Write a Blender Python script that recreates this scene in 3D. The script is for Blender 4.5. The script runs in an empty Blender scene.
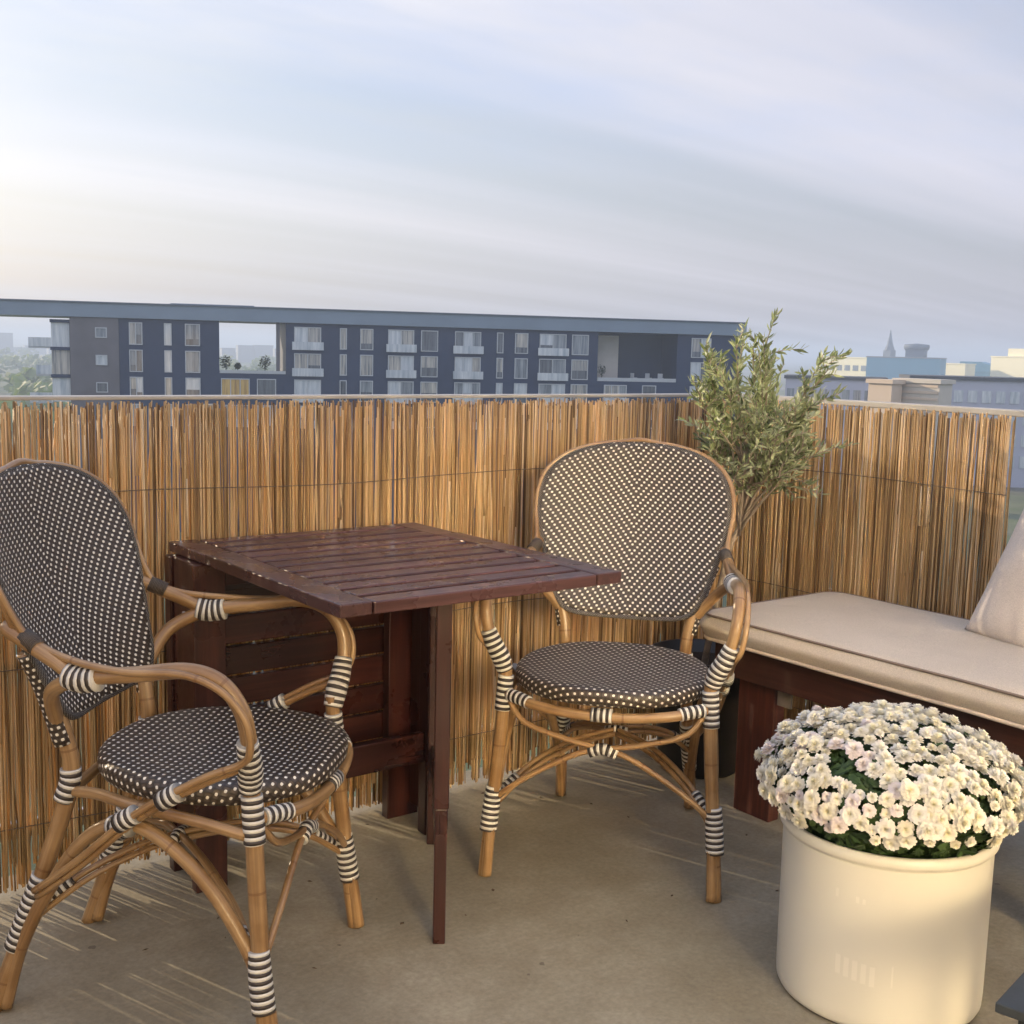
import bpy, math, random
from math import radians as rad, sin, cos, pi
from mathutils import Vector, Matrix, noise as mnoise

random.seed(7)
S = bpy.context.scene
COL = S.collection

# ------------------------------------------------------------------ helpers
class MB:
    """collects shapes, then links them as one mesh object"""
    def __init__(s):
        s.v, s.f, s.uv, s.rnd = [], [], [], []
    def add(s, vs, fs, uvs=None, r=0.0):
        b = len(s.v)
        s.v += [tuple(p) for p in vs]
        s.rnd += ([r]*len(vs))
        for i, f in enumerate(fs):
            s.f.append(tuple(b+k for k in f))
            s.uv.append(uvs[i] if uvs else [(0, 0)]*len(f))
    def box(s, x0, x1, y0, y1, z0, z1, r=0.0, M=None):
        vs = [Vector(p) for p in ((x0,y0,z0),(x1,y0,z0),(x1,y1,z0),(x0,y1,z0),(x0,y0,z1),(x1,y0,z1),(x1,y1,z1),(x0,y1,z1))]
        if M is not None: vs = [M @ p for p in vs]
        fs = [(0,3,2,1),(4,5,6,7),(0,1,5,4),(1,2,6,5),(2,3,7,6),(3,0,4,7)]
        s.add(vs, fs, None, r)
    def tube(s, pts, rad_, n=10, sub=6, r=0.0, cap=True, smooth=True):
        pts = [Vector(p) for p in pts]
        rs = rad_ if isinstance(rad_, (list, tuple)) else [rad_]*len(pts)
        if smooth and len(pts) > 2:
            P, Rr = [], []
            for i in range(len(pts)-1):
                p0 = pts[max(i-1,0)]; p1 = pts[i]; p2 = pts[i+1]; p3 = pts[min(i+2,len(pts)-1)]
                for k in range(sub):
                    t = k/sub
                    P.append(0.5*((2*p1)+(p2-p0)*t+(2*p0-5*p1+4*p2-p3)*t*t+(3*p1-p0-3*p2+p3)*t**3))
                    Rr.append(rs[i]*(1-t)+rs[i+1]*t)
            P.append(pts[-1]); Rr.append(rs[-1])
        else:
            P, Rr = pts, rs
        m = len(P)
        T = [(P[min(i+1,m-1)]-P[max(i-1,0)]).normalized() for i in range(m)]
        a = Vector((0,0,1)) if abs(T[0].z) < .9 else Vector((1,0,0))
        N = (a - T[0]*a.dot(T[0])).normalized()
        vs, L, l = [], [], 0
        for i in range(m):
            if i:
                l += (P[i]-P[i-1]).length
                N = (N - T[i]*N.dot(T[i])).normalized()
            L.append(l)
            B = T[i].cross(N)
            for k in range(n):
                t = 2*pi*k/n
                vs.append(P[i] + (N*cos(t)+B*sin(t))*Rr[i])
        fs, uv = [], []
        for i in range(m-1):
            for k in range(n):
                k2 = (k+1) % n
                fs.append((i*n+k, i*n+k2, (i+1)*n+k2, (i+1)*n+k))
                uv.append([(k/n, L[i]), ((k+1)/n, L[i]), ((k+1)/n, L[i+1]), (k/n, L[i+1])])
        if cap:
            fs.append(tuple(range(n-1,-1,-1))); uv.append([(0, L[0])]*n)
            fs.append(tuple((m-1)*n+k for k in range(n))); uv.append([(0, L[-1])]*n)
        s.add(vs, fs, uv, r)
    def lathe(s, prof, n=64, c=(0,0,0), r=0.0):
        vs, fs, uv = [], [], []
        for (R, z) in prof:
            for k in range(n):
                t = 2*pi*k/n
                vs.append((c[0]+R*cos(t), c[1]+R*sin(t), c[2]+z))
        for i in range(len(prof)-1):
            for k in range(n):
                k2 = (k+1) % n
                fs.append((i*n+k, i*n+k2, (i+1)*n+k2, (i+1)*n+k)); uv.append([(0,0)]*4)
        s.add(vs, fs, uv, r)
    def build(s, name, mat, parent=None, smooth=False, bevel=0, loc=(0,0,0), rz=0, segs=2):
        me = bpy.data.meshes.new(name)
        me.from_pydata(s.v, [], s.f)
        u = me.uv_layers.new(name='UVMap')
        flat = [c for f in s.uv for q in f for c in q]
        u.data.foreach_set('uv', flat)
        at = me.attributes.new('rnd', 'FLOAT', 'POINT')
        at.data.foreach_set('value', s.rnd)
        if smooth: me.polygons.foreach_set('use_smooth', [True]*len(me.polygons))
        me.materials.append(mat)
        o = bpy.data.objects.new(name, me); COL.objects.link(o)
        o.location = loc; o.rotation_euler = (0,0,rz)
        if parent: o.parent = parent
        if bevel:
            b = o.modifiers.new('bevel', 'BEVEL'); b.width = bevel; b.segments = segs; b.limit_method = 'ANGLE'; b.angle_limit = rad(40)
        return o

def tag(o, label=None, cat=None, group=None, kind=None):
    if label: o['label'] = label
    if cat: o['category'] = cat
    if group: o['group'] = group
    if kind: o['kind'] = kind
    return o
def empty(name, loc=(0,0,0), rz=0, **k):
    o = bpy.data.objects.new(name, None); COL.objects.link(o)
    o.location = loc; o.rotation_euler = (0,0,rz); o.empty_display_size = .1
    return tag(o, **k)
def copy_tree(o, parent=None):
    c = o.copy(); COL.objects.link(c); c.parent = parent
    for ch in list(o.children): copy_tree(ch, c)
    return c

# ------------------------------------------------------------------ materials
class NT:
    def __init__(s, name):
        s.m = bpy.data.materials.new(name); s.m.use_nodes = True
        s.t = s.m.node_tree; s.b = s.t.nodes['Principled BSDF']; s.out = s.t.nodes['Material Output']
    def n(s, typ, **k):
        x = s.t.nodes.new(typ)
        for a, v in k.items():
            if a.startswith('i_'):
                key = a[2:]; key = int(key) if key.isdigit() else key.replace('_', ' ')
                x.inputs[key].default_value = v
            else: setattr(x, a, v)
        return x
    def l(s, a, b): s.t.links.new(a, b)
    def math(s, op, a, b=None, c=None):
        x = s.n('ShaderNodeMath', operation=op)
        for i, q in enumerate((a, b, c)):
            if q is None: continue
            if isinstance(q, (int, float)): x.inputs[i].default_value = q
            else: s.l(q, x.inputs[i])
        return x.outputs[0]
    def ramp(s, fac, stops, interp='LINEAR'):
        x = s.n('ShaderNodeValToRGB'); e = x.color_ramp.elements; x.color_ramp.interpolation = interp
        while len(e) < len(stops): e.new(.5)
        for i, (p, c) in enumerate(stops):
            e[i].position = p; e[i].color = (c[0], c[1], c[2], 1) if not isinstance(c, (int,float)) else (c,c,c,1)
        s.l(fac, x.inputs[0]); return x.outputs[0]
    def noise(s, vec, scale, detail=4, rough=.55):
        x = s.n('ShaderNodeTexNoise'); x.inputs['Scale'].default_value = scale; x.inputs['Detail'].default_value = detail; x.inputs['Roughness'].default_value = rough
        if vec is not None: s.l(vec, x.inputs['Vector'])
        return x.outputs[0]
    def coord(s, which='Object', scale=(1,1,1)):
        c = s.n('ShaderNodeTexCoord'); m = s.n('ShaderNodeMapping'); m.inputs['Scale'].default_value = scale
        s.l(c.outputs[which], m.inputs['Vector']); return m.outputs[0]
    def bump(s, h, strength=.3, dist=.002):
        x = s.n('ShaderNodeBump'); x.inputs['Strength'].default_value = strength; x.inputs['Distance'].default_value = dist
        s.l(h, x.inputs['Height']); s.l(x.outputs[0], s.b.inputs['Normal']); return x
    def mix(s, f, a, b, mode='MIX'):
        x = s.n('ShaderNodeMix', data_type='RGBA', blend_type=mode)
        for sock, q in ((x.inputs[0], f), (x.inputs[6], a), (x.inputs[7], b)):
            if isinstance(q, (int, float)): sock.default_value = q
            elif isinstance(q, tuple): sock.default_value = (q[0], q[1], q[2], 1)
            else: s.l(q, sock)
        return x.outputs[2]
    def set(s, **k):
        for a, v in k.items(): s.b.inputs[a.replace('_', ' ')].default_value = v

def plain(name, col, rough=.6, var=.12, scale=8, metal=0, spec=.5, bump=0):
    t = NT(name); v = t.coord()
    n = t.noise(v, scale, 5)
    a = tuple(c*(1-var) for c in col); b = tuple(min(1, c*(1+var)) for c in col)
    t.l(t.ramp(n, [(.3, a), (.7, b)]), t.b.inputs['Base Color'])
    t.set(Roughness=rough, Metallic=metal); t.b.inputs['Specular IOR Level'].default_value = spec
    if bump: t.bump(t.noise(v, scale*6, 4), .4, bump)
    return t.m

def mat_reed():
    t = NT('dried_reed')
    a = t.n('ShaderNodeAttribute', attribute_name='rnd').outputs['Fac']
    c1 = t.ramp(a, [(0,(.17,.11,.06)),(.14,(.36,.25,.14)),(.34,(.64,.485,.265)),(.70,(.78,.615,.36)),(.88,(.86,.73,.49)),(1,(.90,.82,.64))])
    uv = t.coord('UV', (6, 9, 1))
    cmb = t.n('ShaderNodeVectorMath', operation='ADD'); t.l(uv, cmb.inputs[0])
    cx = t.n('ShaderNodeCombineXYZ'); t.l(t.math('MULTIPLY', a, 91.0), cx.inputs[0]); t.l(t.math('MULTIPLY', a, 57.0), cx.inputs[2]); t.l(cx.outputs[0], cmb.inputs[1])
    nz = t.noise(cmb.outputs[0], 1.0, 5)
    c2 = t.mix(t.ramp(nz, [(.32, 0.0), (.72, 1.0)]), (.70,.66,.60), (1.2,1.17,1.1))
    c = t.mix(1.0, c1, c2, 'MULTIPLY')
    # old stains and mould that sit on the mat in patches
    big = t.noise(t.coord('Object', (2.2, 2.2, 1.0)), 1.6, 4)
    c = t.mix(t.ramp(big, [(.42, 0.0), (.72, .55)]), c, t.mix(1.0, c, (.62,.55,.5), 'MULTIPLY'))
    t.l(c, t.b.inputs['Base Color']); t.set(Roughness=.42)
    tr = t.n('ShaderNodeBsdfTranslucent'); t.l(t.mix(1.0, c, (1.1,.92,.68), 'MULTIPLY'), tr.inputs[0])
    ms = t.n('ShaderNodeMixShader'); ms.inputs[0].default_value = .42
    t.l(t.b.outputs[0], ms.inputs[1]); t.l(tr.outputs[0], ms.inputs[2]); t.l(ms.outputs[0], t.out.inputs[0])
    t.bump(nz, .3, .001)
    return t.m

def mat_wood(axis, name, base=(.034,.011,.009), hi=(.070,.023,.017), rough=.30):
    t = NT(name)
    sc = {'x': (3, 60, 60), 'y': (60, 3, 60), 'z': (60, 60, 3)}[axis]
    v = t.coord('Object', sc)
    a = t.n('ShaderNodeAttribute', attribute_name='rnd').outputs['Fac']
    cmb = t.n('ShaderNodeVectorMath', operation='ADD'); t.l(v, cmb.inputs[0])
    cx = t.n('ShaderNodeCombineXYZ')
    for i in range(3): t.l(t.math('MULTIPLY', a, 40.0+i*9), cx.inputs[i])
    t.l(cx.outputs[0], cmb.inputs[1])
    n = t.noise(cmb.outputs[0], 1.0, 6, .65)
    c = t.ramp(n, [(.25, tuple(q*.6 for q in base)), (.5, base), (.75, hi)])
    c = t.mix(1.0, c, t.ramp(a, [(0, (.75,.75,.75)), (1, (1.3,1.3,1.3))]), 'MULTIPLY')
    t.l(c, t.b.inputs['Base Color'])
    r = t.noise(t.coord('Object'), 9, 4)
    t.l(t.ramp(r, [(.3, rough-.08), (.7, rough+.14)]), t.b.inputs['Roughness'])
    t.bump(n, .35, .0012)
    return t.m

def mat_rattan():
    t = NT('rattan_cane')
    uv = t.coord('UV', (1, 1, 1)); ob = t.coord('Object', (1,1,1))
    st = t.noise(t.coord('UV', (14, 3, 1)), 1.0, 5)
    big = t.noise(ob, 9, 4)
    c = t.ramp(st, [(.22,(.17,.10,.045)),(.45,(.33,.205,.095)),(.8,(.49,.33,.165))])
    c = t.mix(t.ramp(big, [(.35,0.0),(.62,1.0)]), c, t.mix(1.0, c, (.66,.58,.48), 'MULTIPLY'))
    # growth nodes: a darker ring now and then along the cane
    sx = t.n('ShaderNodeSeparateXYZ'); t.l(uv, sx.inputs[0])
    fr = t.math('FRACT', t.math('ADD', t.math('MULTIPLY', sx.outputs[1], 4.7), .63))
    ring = t.math('LESS_THAN', t.math('ABSOLUTE', t.math('SUBTRACT', fr, .5)), .010)
    c = t.mix(t.math('MULTIPLY', ring, .55), c, (.14,.06,.02))
    t.l(c, t.b.inputs['Base Color']); t.set(Roughness=.33); t.b.inputs['Coat Weight'].default_value = .25; t.b.inputs['Coat Roughness'].default_value = .2
    t.bump(st, .15, .001)
    return t.m

def mat_weave(name, p, h, chev, wx, wy, dark=(.062,.047,.036), lite=(.90,.86,.76), tilt=0.0):
    t = NT(name)
    uv = t.coord('UV'); sx = t.n('ShaderNodeSeparateXYZ'); t.l(uv, sx.inputs[0])
    u, v = sx.outputs[0], sx.outputs[1]
    v2 = t.math('ADD', v, t.math('MULTIPLY', t.math('ABSOLUTE', u), chev))
    rowf = t.math('DIVIDE', v2, h)
    row = t.math('FLOOR', rowf)
    odd = t.math('MULTIPLY', t.math('FLOORED_MODULO', row, 2.0), .5)
    fx = t.math('SUBTRACT', t.math('FRACT', t.math('ADD', t.math('DIVIDE', u, p), odd)), .5)
    fy = t.math('SUBTRACT', t.math('FRACT', rowf), .5)
    fyc = t.math('SUBTRACT', fy, t.math('MULTIPLY', t.math('MULTIPLY', t.math('SIGN', u), chev*p/h), fx))
    d = t.math('ADD', t.math('POWER', t.math('DIVIDE', t.math('ABSOLUTE', fx), wx), 2.6), t.math('POWER', t.math('DIVIDE', t.math('ABSOLUTE', fyc), wy), 2.6))
    dot = t.n('ShaderNodeMapRange'); dot.inputs[1].default_value = .8; dot.inputs[2].default_value = 1.3; dot.inputs[3].default_value = 1; dot.inputs[4].default_value = 0
    t.l(d, dot.inputs[0]); dot = dot.outputs[0]
    n = t.noise(t.coord('UV', (90, 90, 1)), 1.0, 2)
    lc = t.mix(n, tuple(q*.8 for q in lite), tuple(min(1,q*1.1) for q in lite))
    strand = t.math('ABSOLUTE', t.math('SINE', t.math('MULTIPLY', u, pi/(p*.5))))
    strand2 = t.math('ABSOLUTE', t.math('SINE', t.math('MULTIPLY', rowf, pi)))
    st = t.math('MULTIPLY', strand, strand2)
    dc = t.mix(st, tuple(q*.45 for q in dark), tuple(q*1.5 for q in dark))
    t.l(t.mix(dot, dc, lc), t.b.inputs['Base Color'])
    t.set(Roughness=.42)
    t.bump(t.math('ADD', t.math('MULTIPLY', st, .5), dot), .8, .0018)
    return t.m

def mat_wrap(name, period=.0125, dark=(.045,.036,.032), lite=(.76,.74,.68), frac=.5):
    t = NT(name)
    uv = t.coord('UV'); sx = t.n('ShaderNodeSeparateXYZ'); t.l(uv, sx.inputs[0])
    v = t.math('DIVIDE', t.math('ADD', sx.outputs[1], t.math('MULTIPLY', sx.outputs[0], period*.5*0)), period)
    f = t.math('FRACT', v)
    w = t.math('LESS_THAN', f, frac)
    hb = t.math('ABSOLUTE', t.math('SINE', t.math('MULTIPLY', v, pi*2)))
    n = t.noise(t.coord('Object', (60,60,60)), 1.0, 2)
    c = t.mix(w, dark, t.mix(n, tuple(q*.75 for q in lite), lite))
    c = t.mix(t.ramp(hb, [(0, .55), (.3, 0.0)]), c, (.03,.025,.02))
    t.l(c, t.b.inputs['Base Color']); t.set(Roughness=.45)
    t.bump(hb, .9, .0015)
    return t.m

def mat_concrete():
    t = NT('balcony_concrete')
    v = t.coord('Object')
    n1 = t.noise(v, 1.3, 6, .6); n2 = t.noise(v, 6, 6, .7); n3 = t.noise(v, 90, 4, .7)
    c = t.ramp(n1, [(.34,(.19,.168,.118)),(.5,(.30,.268,.195)),(.66,(.40,.362,.275))])
    c = t.mix(t.ramp(n2, [(.35,0.0),(.65,.55)]), c, (.22,.185,.122))
    c = t.mix(t.ramp(n2, [(.62,0.0),(.8,.5)]), c, (.38,.33,.235))
    c = t.mix(1.0, c, t.ramp(n3, [(.3,.82),(.7,1.14)]), 'MULTIPLY')
    # spots and dried splashes
    vo = t.n('ShaderNodeTexVoronoi'); vo.inputs['Scale'].default_value = 7; t.l(v, vo.inputs['Vector'])
    sp = t.math('LESS_THAN', t.math('ADD', vo.outputs['Distance'], t.math('MULTIPLY', n3, .05)), .075)
    gate = t.math('GREATER_THAN', t.noise(v, 2.3, 2), .56)
    c = t.mix(t.math('MULTIPLY', t.math('MULTIPLY', sp, gate), .6), c, (.09,.07,.05))
    wv = t.n('ShaderNodeTexNoise'); wv.inputs['Scale'].default_value = 3.1; wv.inputs['Detail'].default_value = 2; wv.inputs['Distortion'].default_value = 1.5; t.l(v, wv.inputs['Vector'])
    ln = t.math('LESS_THAN', t.math('ABSOLUTE', t.math('SUBTRACT', wv.outputs[0], .5)), .004)
    c = t.mix(t.math('MULTIPLY', ln, .0), c, (.12,.10,.07))
    t.l(c, t.b.inputs['Base Color'])
    t.l(t.ramp(n2, [(.3, .55), (.7, .85)]), t.b.inputs['Roughness'])
    t.bump(t.math('ADD', n3, t.math('MULTIPLY', n2, .6)), .22, .002)
    return t.m

def mat_fabric(name, col, var=.06):
    t = NT(name); v = t.coord('Object')
    n = t.noise(v, 5, 4)
    c = t.ramp(n, [(.3, tuple(q*(1-var) for q in col)), (.7, tuple(q*(1+var) for q in col))])
    w = t.n('ShaderNodeTexWave'); w.inputs['Scale'].default_value = 260; w.bands_direction = 'Y'; t.l(v, w.inputs['Vector'])
    w2 = t.n('ShaderNodeTexWave'); w2.inputs['Scale'].default_value = 260; w2.bands_direction = 'X'; t.l(v, w2.inputs['Vector'])
    cr = t.noise(t.coord('Object', (5, 2.2, 5)), 1.0, 5, .5)
    gr = t.noise(v, 420, 3, .7)
    c = t.mix(1.0, c, t.ramp(gr, [(.35,.84),(.65,1.12)]), 'MULTIPLY')
    st_ = t.noise(v, 11, 5, .7); c = t.mix(t.ramp(st_, [(.60,0.0),(.8,.22)]), c, (.30,.26,.21))
    t.l(c, t.b.inputs['Base Color']); t.set(Roughness=.85); t.b.inputs['Specular IOR Level'].default_value = .15
    h = t.math('ADD', t.math('MULTIPLY', t.math('MULTIPLY', w.outputs[1], w2.outputs[1]), .03), cr)
    t.bump(h, .5, .02)
    return t.m

def mat_leaf(name, c0, c1, c2):
    t = NT(name)
    a = t.n('ShaderNodeAttribute', attribute_name='rnd').outputs['Fac']
    c = t.ramp(a, [(0, c0), (.5, c1), (1, c2)])
    t.l(c, t.b.inputs['Base Color']); t.set(Roughness=.5)
    tr = t.n('ShaderNodeBsdfTranslucent'); t.l(t.mix(1.0, c, (1.1,1.3,.6), 'MULTIPLY'), tr.inputs[0])
    ms = t.n('ShaderNodeMixShader'); ms.inputs[0].default_value = .3
    t.l(t.b.outputs[0], ms.inputs[1]); t.l(tr.outputs[0], ms.inputs[2]); t.l(ms.outputs[0], t.out.inputs[0])
    return t.m

def mat_pane(name, c0, c1, seed=0.0, scale=1.2):
    t = NT(name)
    c = t.n('ShaderNodeTexCoord'); m = t.n('ShaderNodeMapping'); m.inputs['Scale'].default_value = (scale, scale, .12); m.inputs['Location'].default_value = (seed, seed*2, seed)
    t.l(c.outputs['Object'], m.inputs['Vector'])
    n = t.noise(m.outputs[0], 1.6, 3, .7)
    t.l(t.ramp(n, [(.30, c0), (.5, tuple((a+b)/2 for a, b in zip(c0, c1))), (.72, c1)]), t.b.inputs['Base Color'])
    t.set(Roughness=.12); t.b.inputs['Specular IOR Level'].default_value = .8
    t.b.inputs['Coat Weight'].default_value = .6; t.b.inputs['Coat Roughness'].default_value = .05
    return t.m

REED = mat_reed()
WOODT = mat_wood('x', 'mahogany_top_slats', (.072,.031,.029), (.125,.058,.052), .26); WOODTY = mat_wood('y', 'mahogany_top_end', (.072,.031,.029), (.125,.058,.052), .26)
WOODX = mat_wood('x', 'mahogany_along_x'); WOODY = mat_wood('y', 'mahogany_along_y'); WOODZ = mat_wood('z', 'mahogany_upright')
BENCHW = mat_wood('z', 'bench_wood', (.06,.016,.010), (.13,.035,.02), .5); BENCHY = mat_wood('y', 'bench_rail_wood', (.04,.014,.009), (.085,.03,.018), .5)
RATTAN = mat_rattan()
WEAVE_B = mat_weave('backrest_weave', .0128, .0110, .50, .215, .225)
WEAVE_S = mat_weave('seat_weave', .0165, .0125, .0, .17, .20)
DARKWRAP = mat_wrap('dark_binding', .006, (.075,.058,.046), (.10,.08,.064))
POSTW = mat_weave('post_weave', .125, .0110, 0, .22, .24)
WRAP = mat_wrap('striped_binding')
CONC = mat_concrete()
CUSH = mat_fabric('cushion_canvas', (.55,.49,.415))
PIPE = plain('cushion_piping', (.20,.15,.12), .8)
PIPEL = plain('cushion_light_piping', (.60,.50,.40), .8)
STEEL = plain('galvanised_steel', (.55,.55,.54), .38, .1, 20, metal=.7)
RAILP = plain('painted_rail', (.36,.35,.33), .55, .1, 12)
WIRE = plain('mat_wire', (.16,.13,.10), .5, .1, 20, metal=.5)
BLACKP = plain('black_plastic', (.012,.012,.013), .4, .2, 10)
SOIL = plain('potting_soil', (.03,.02,.013), .95, .4, 60, bump=.004)
BARK = plain('olive_bark', (.30,.25,.20), .85, .3, 40, bump=.002)
POTM = plain('cream_enamel', (.70,.68,.59), .34, .03, 3)
POTMARK = plain('reflection_bar_paint', (.76,.735,.645), .4, .03, 3)
PLASTER = plain('yellow_render', (.82,.66,.42), .9, .04, 2, bump=.002)
SLATE = plain('dark_slate_table', (.035,.042,.046), .6, .15, 30)
OLIVE = mat_leaf('olive_leaves', (.10,.125,.07), (.28,.315,.19), (.62,.64,.51))
MUM = mat_leaf('chrysanthemum_leaves', (.02,.045,.012), (.04,.085,.022), (.075,.13,.04))

# ------------------------------------------------------------------ camera
yaw, pitch, roll, F = rad(36.93), rad(7.7), rad(1.4), 1202.0
f = Vector((sin(yaw)*cos(pitch), cos(yaw)*cos(pitch), -sin(pitch)))
r = Vector((cos(yaw), -sin(yaw), 0)); u = r.cross(f)
r2 = r*cos(roll)+u*sin(roll); u2 = -r*sin(roll)+u*cos(roll)
cam = bpy.data.cameras.new('camera'); co = bpy.data.objects.new('camera', cam); COL.objects.link(co)
co.matrix_world = Matrix(((r2.x,u2.x,-f.x,-.045),(r2.y,u2.y,-f.y,-2.455),(r2.z,u2.z,-f.z,1.128),(0,0,0,1)))
cam.sensor_width = 36; cam.lens = 36*F/1024; cam.clip_start = .05; cam.clip_end = 20000
S.camera = co

# ------------------------------------------------------------------ light
SUN_EL = rad(15.3); SUN_AZ = math.atan2(-.33, .92)       # bearing from +Y towards +X
to_sun = Vector((sin(SUN_AZ)*cos(SUN_EL), cos(SUN_AZ)*cos(SUN_EL), sin(SUN_EL)))
sd = bpy.data.lights.new('sun', 'SUN'); sd.energy = 5.0; sd.angle = rad(.5); sd.color = (1.0, .80, .55)
so = bpy.data.objects.new('sun', sd); COL.objects.link(so); so.rotation_euler = to_sun.to_track_quat('Z', 'Y').to_euler()

W = bpy.data.worlds.new('World'); S.world = W; W.use_nodes = True
nt = W.node_tree; bg = nt.nodes['Background']
def wn(t, **k):
    x = nt.nodes.new(t)
    for a, v in k.items(): setattr(x, a, v)
    return x
L_ = nt.links.new
sky = wn('ShaderNodeTexSky', sky_type='NISHITA'); sky.sun_disc = False; sky.sun_elevation = SUN_EL; sky.sun_rotation = SUN_AZ
sky.air_density = 1.2; sky.dust_density = 2.5; sky.ozone_density = 2.0
tc = wn('ShaderNodeTexCoord'); sp = wn('ShaderNodeSeparateXYZ'); L_(tc.outputs['Generated'], sp.inputs[0])
def wm(op, a, b=None, cl=False):
    x = wn('ShaderNodeMath', operation=op); x.use_clamp = cl
    for i, q in enumerate((a, b)):
        if q is None: continue
        if isinstance(q, (int, float)): x.inputs[i].default_value = q
        else: L_(q, x.inputs[i])
    return x.outputs[0]
den = wm('ADD', wm('MAXIMUM', sp.outputs[2], 0.0), .10)
pl = wn('ShaderNodeCombineXYZ'); L_(wm('DIVIDE', sp.outputs[0], den), pl.inputs[0]); L_(wm('DIVIDE', sp.outputs[1], den), pl.inputs[1])
mp = wn('ShaderNodeMapping'); mp.inputs['Rotation'].default_value = (0, 0, rad(41)); mp.inputs['Scale'].default_value = (.10, .95, 1); L_(pl.outputs[0], mp.inputs[0])
n1 = wn('ShaderNodeTexNoise'); n1.inputs['Scale'].default_value = .62; n1.inputs['Detail'].default_value = 6; n1.inputs['Roughness'].default_value = .52; n1.inputs['Distortion'].default_value = .25; L_(mp.outputs[0], n1.inputs[0])
n2 = wn('ShaderNodeTexNoise'); n2.inputs['Scale'].default_value = .75; n2.inputs['Detail'].default_value = 5; n2.inputs['Roughness'].default_value = .6; mp2 = wn('ShaderNodeMapping'); mp2.inputs['Rotation'].default_value = (0, 0, rad(37)); mp2.inputs['Scale'].default_value = (.5, .9, 1); mp2.inputs['Location'].default_value = (3.3, 1.2, 0); L_(pl.outputs[0], mp2.inputs[0]); L_(mp2.outputs[0], n2.inputs[0])
cf = wn('ShaderNodeValToRGB'); cf.color_ramp.elements[0].position = .30; cf.color_ramp.elements[1].position = .62; L_(n1.outputs[0], cf.inputs[0])
cf.color_ramp.elements[0].color = (.55,.55,.55,1); cf.color_ramp.elements[1].color = (1,1,1,1)
# cloud brightness: brighter where the sun is nearer, as thin cloud is
dt = wn('ShaderNodeVectorMath', operation='DOT_PRODUCT'); dt.inputs[1].default_value = tuple(to_sun); L_(tc.outputs['Generated'], dt.inputs[0])
glow = wm('POWER', wm('MAXIMUM', dt.outputs['Value'], 0.0), 3.0)
cc = wn('ShaderNodeMix', data_type='RGBA'); cc.inputs[6].default_value = (5.1,5.0,5.6,1); cc.inputs[7].default_value = (9.2,8.9,8.3,1); L_(wm('MULTIPLY', glow, .9, True), cc.inputs[0])
cb = wn('ShaderNodeMix', data_type='RGBA', blend_type='MULTIPLY'); cb.inputs[0].default_value = 1; L_(cc.outputs[2], cb.inputs[6])
sh = wn('ShaderNodeValToRGB'); sh.color_ramp.elements[0].position = .35; sh.color_ramp.elements[0].color = (.74,.77,.86,1); sh.color_ramp.elements[1].position = .7; sh.color_ramp.elements[1].color = (1.18,1.16,1.12,1); L_(n1.outputs[0], sh.inputs[0]); L_(sh.outputs[0], cb.inputs[7])
hz = wm('ADD', .74, wm('MULTIPLY', wm('MULTIPLY', sp.outputs[2], 6.5, True), .28))
ov = wm('ADD', hz, wm('MULTIPLY', wm('MAXIMUM', wm('SUBTRACT', sp.outputs[2], .26), 0.0), 1.3))
ce = wn('ShaderNodeVectorMath', operation='SCALE'); L_(cb.outputs[2], ce.inputs[0]); L_(ov, ce.inputs[3])
bl2 = wn('ShaderNodeValToRGB'); bl2.color_ramp.elements[0].position = .40; bl2.color_ramp.elements[1].position = .58; L_(n2.outputs[0], bl2.inputs[0])
be_ = wm('MULTIPLY', wm('MULTIPLY', wm('SUBTRACT', sp.outputs[2], .10), 5.0, True), bl2.outputs[0]); be_ = wm('MULTIPLY', be_, .9, True)
cbl = wn('ShaderNodeMix', data_type='RGBA'); L_(be_, cbl.inputs[0]); L_(ce.outputs[0], cbl.inputs[6]); cbl.inputs[7].default_value = (3.3,4.15,6.3,1)
fin = wn('ShaderNodeMix', data_type='RGBA'); L_(cf.outputs[0], fin.inputs[0]); L_(sky.outputs[0], fin.inputs[6]); L_(cbl.outputs[2], fin.inputs[7])
L_(fin.outputs[2], bg.inputs[0]); bg.inputs[1].default_value = .142

vs = S.view_settings
vs.view_transform = 'Standard'; vs.look = 'None'; vs.exposure = 0.18; vs.gamma = 1.0

# ------------------------------------------------------------------ balcony structure
m = MB(); m.box(-3.2, 2.75, -4.2, .10, -.22, 0); o = m.build('balcony_floor', CONC); tag(o, kind='structure')
XC = 2.61
# steel railing
rl = empty('balcony_railing', (0,.045,0), label='grey steel balcony railing with round top bar behind the reed mats', cat='railing')
m = MB(); m.box(-3.1,XC+.06,-.022,.022,1.005,1.013); m.build('handrail', RAILP, rl, False, .002)
m = MB(); m.box(XC+.022,XC+.064,-4.2,-.001,.998,1.014); m.build('handrail', RAILP, rl, False, .003)
for z in (.12, .47):
    m = MB(); m.box(-3.1, XC+.03, -.008, .008, z-.018, z+.018); m.box(XC+.037, XC+.053, -4.2, .0, z-.018, z+.018); m.build('rail_bar', STEEL, rl, False, .002)
for x in (-2.6, -1.4, -.2, 1.0, 2.2):
    m = MB(); m.box(x-.02, x+.02, -.011, .011, -.1, .994); m.build('post', STEEL, rl, False, .002)
for y in (-.05, -1.3, -2.5, -3.7):
    m = MB(); m.box(XC+.034, XC+.056, y-.02, y+.02, -.1, .992); m.build('post', STEEL, rl, False, .002)

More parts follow.
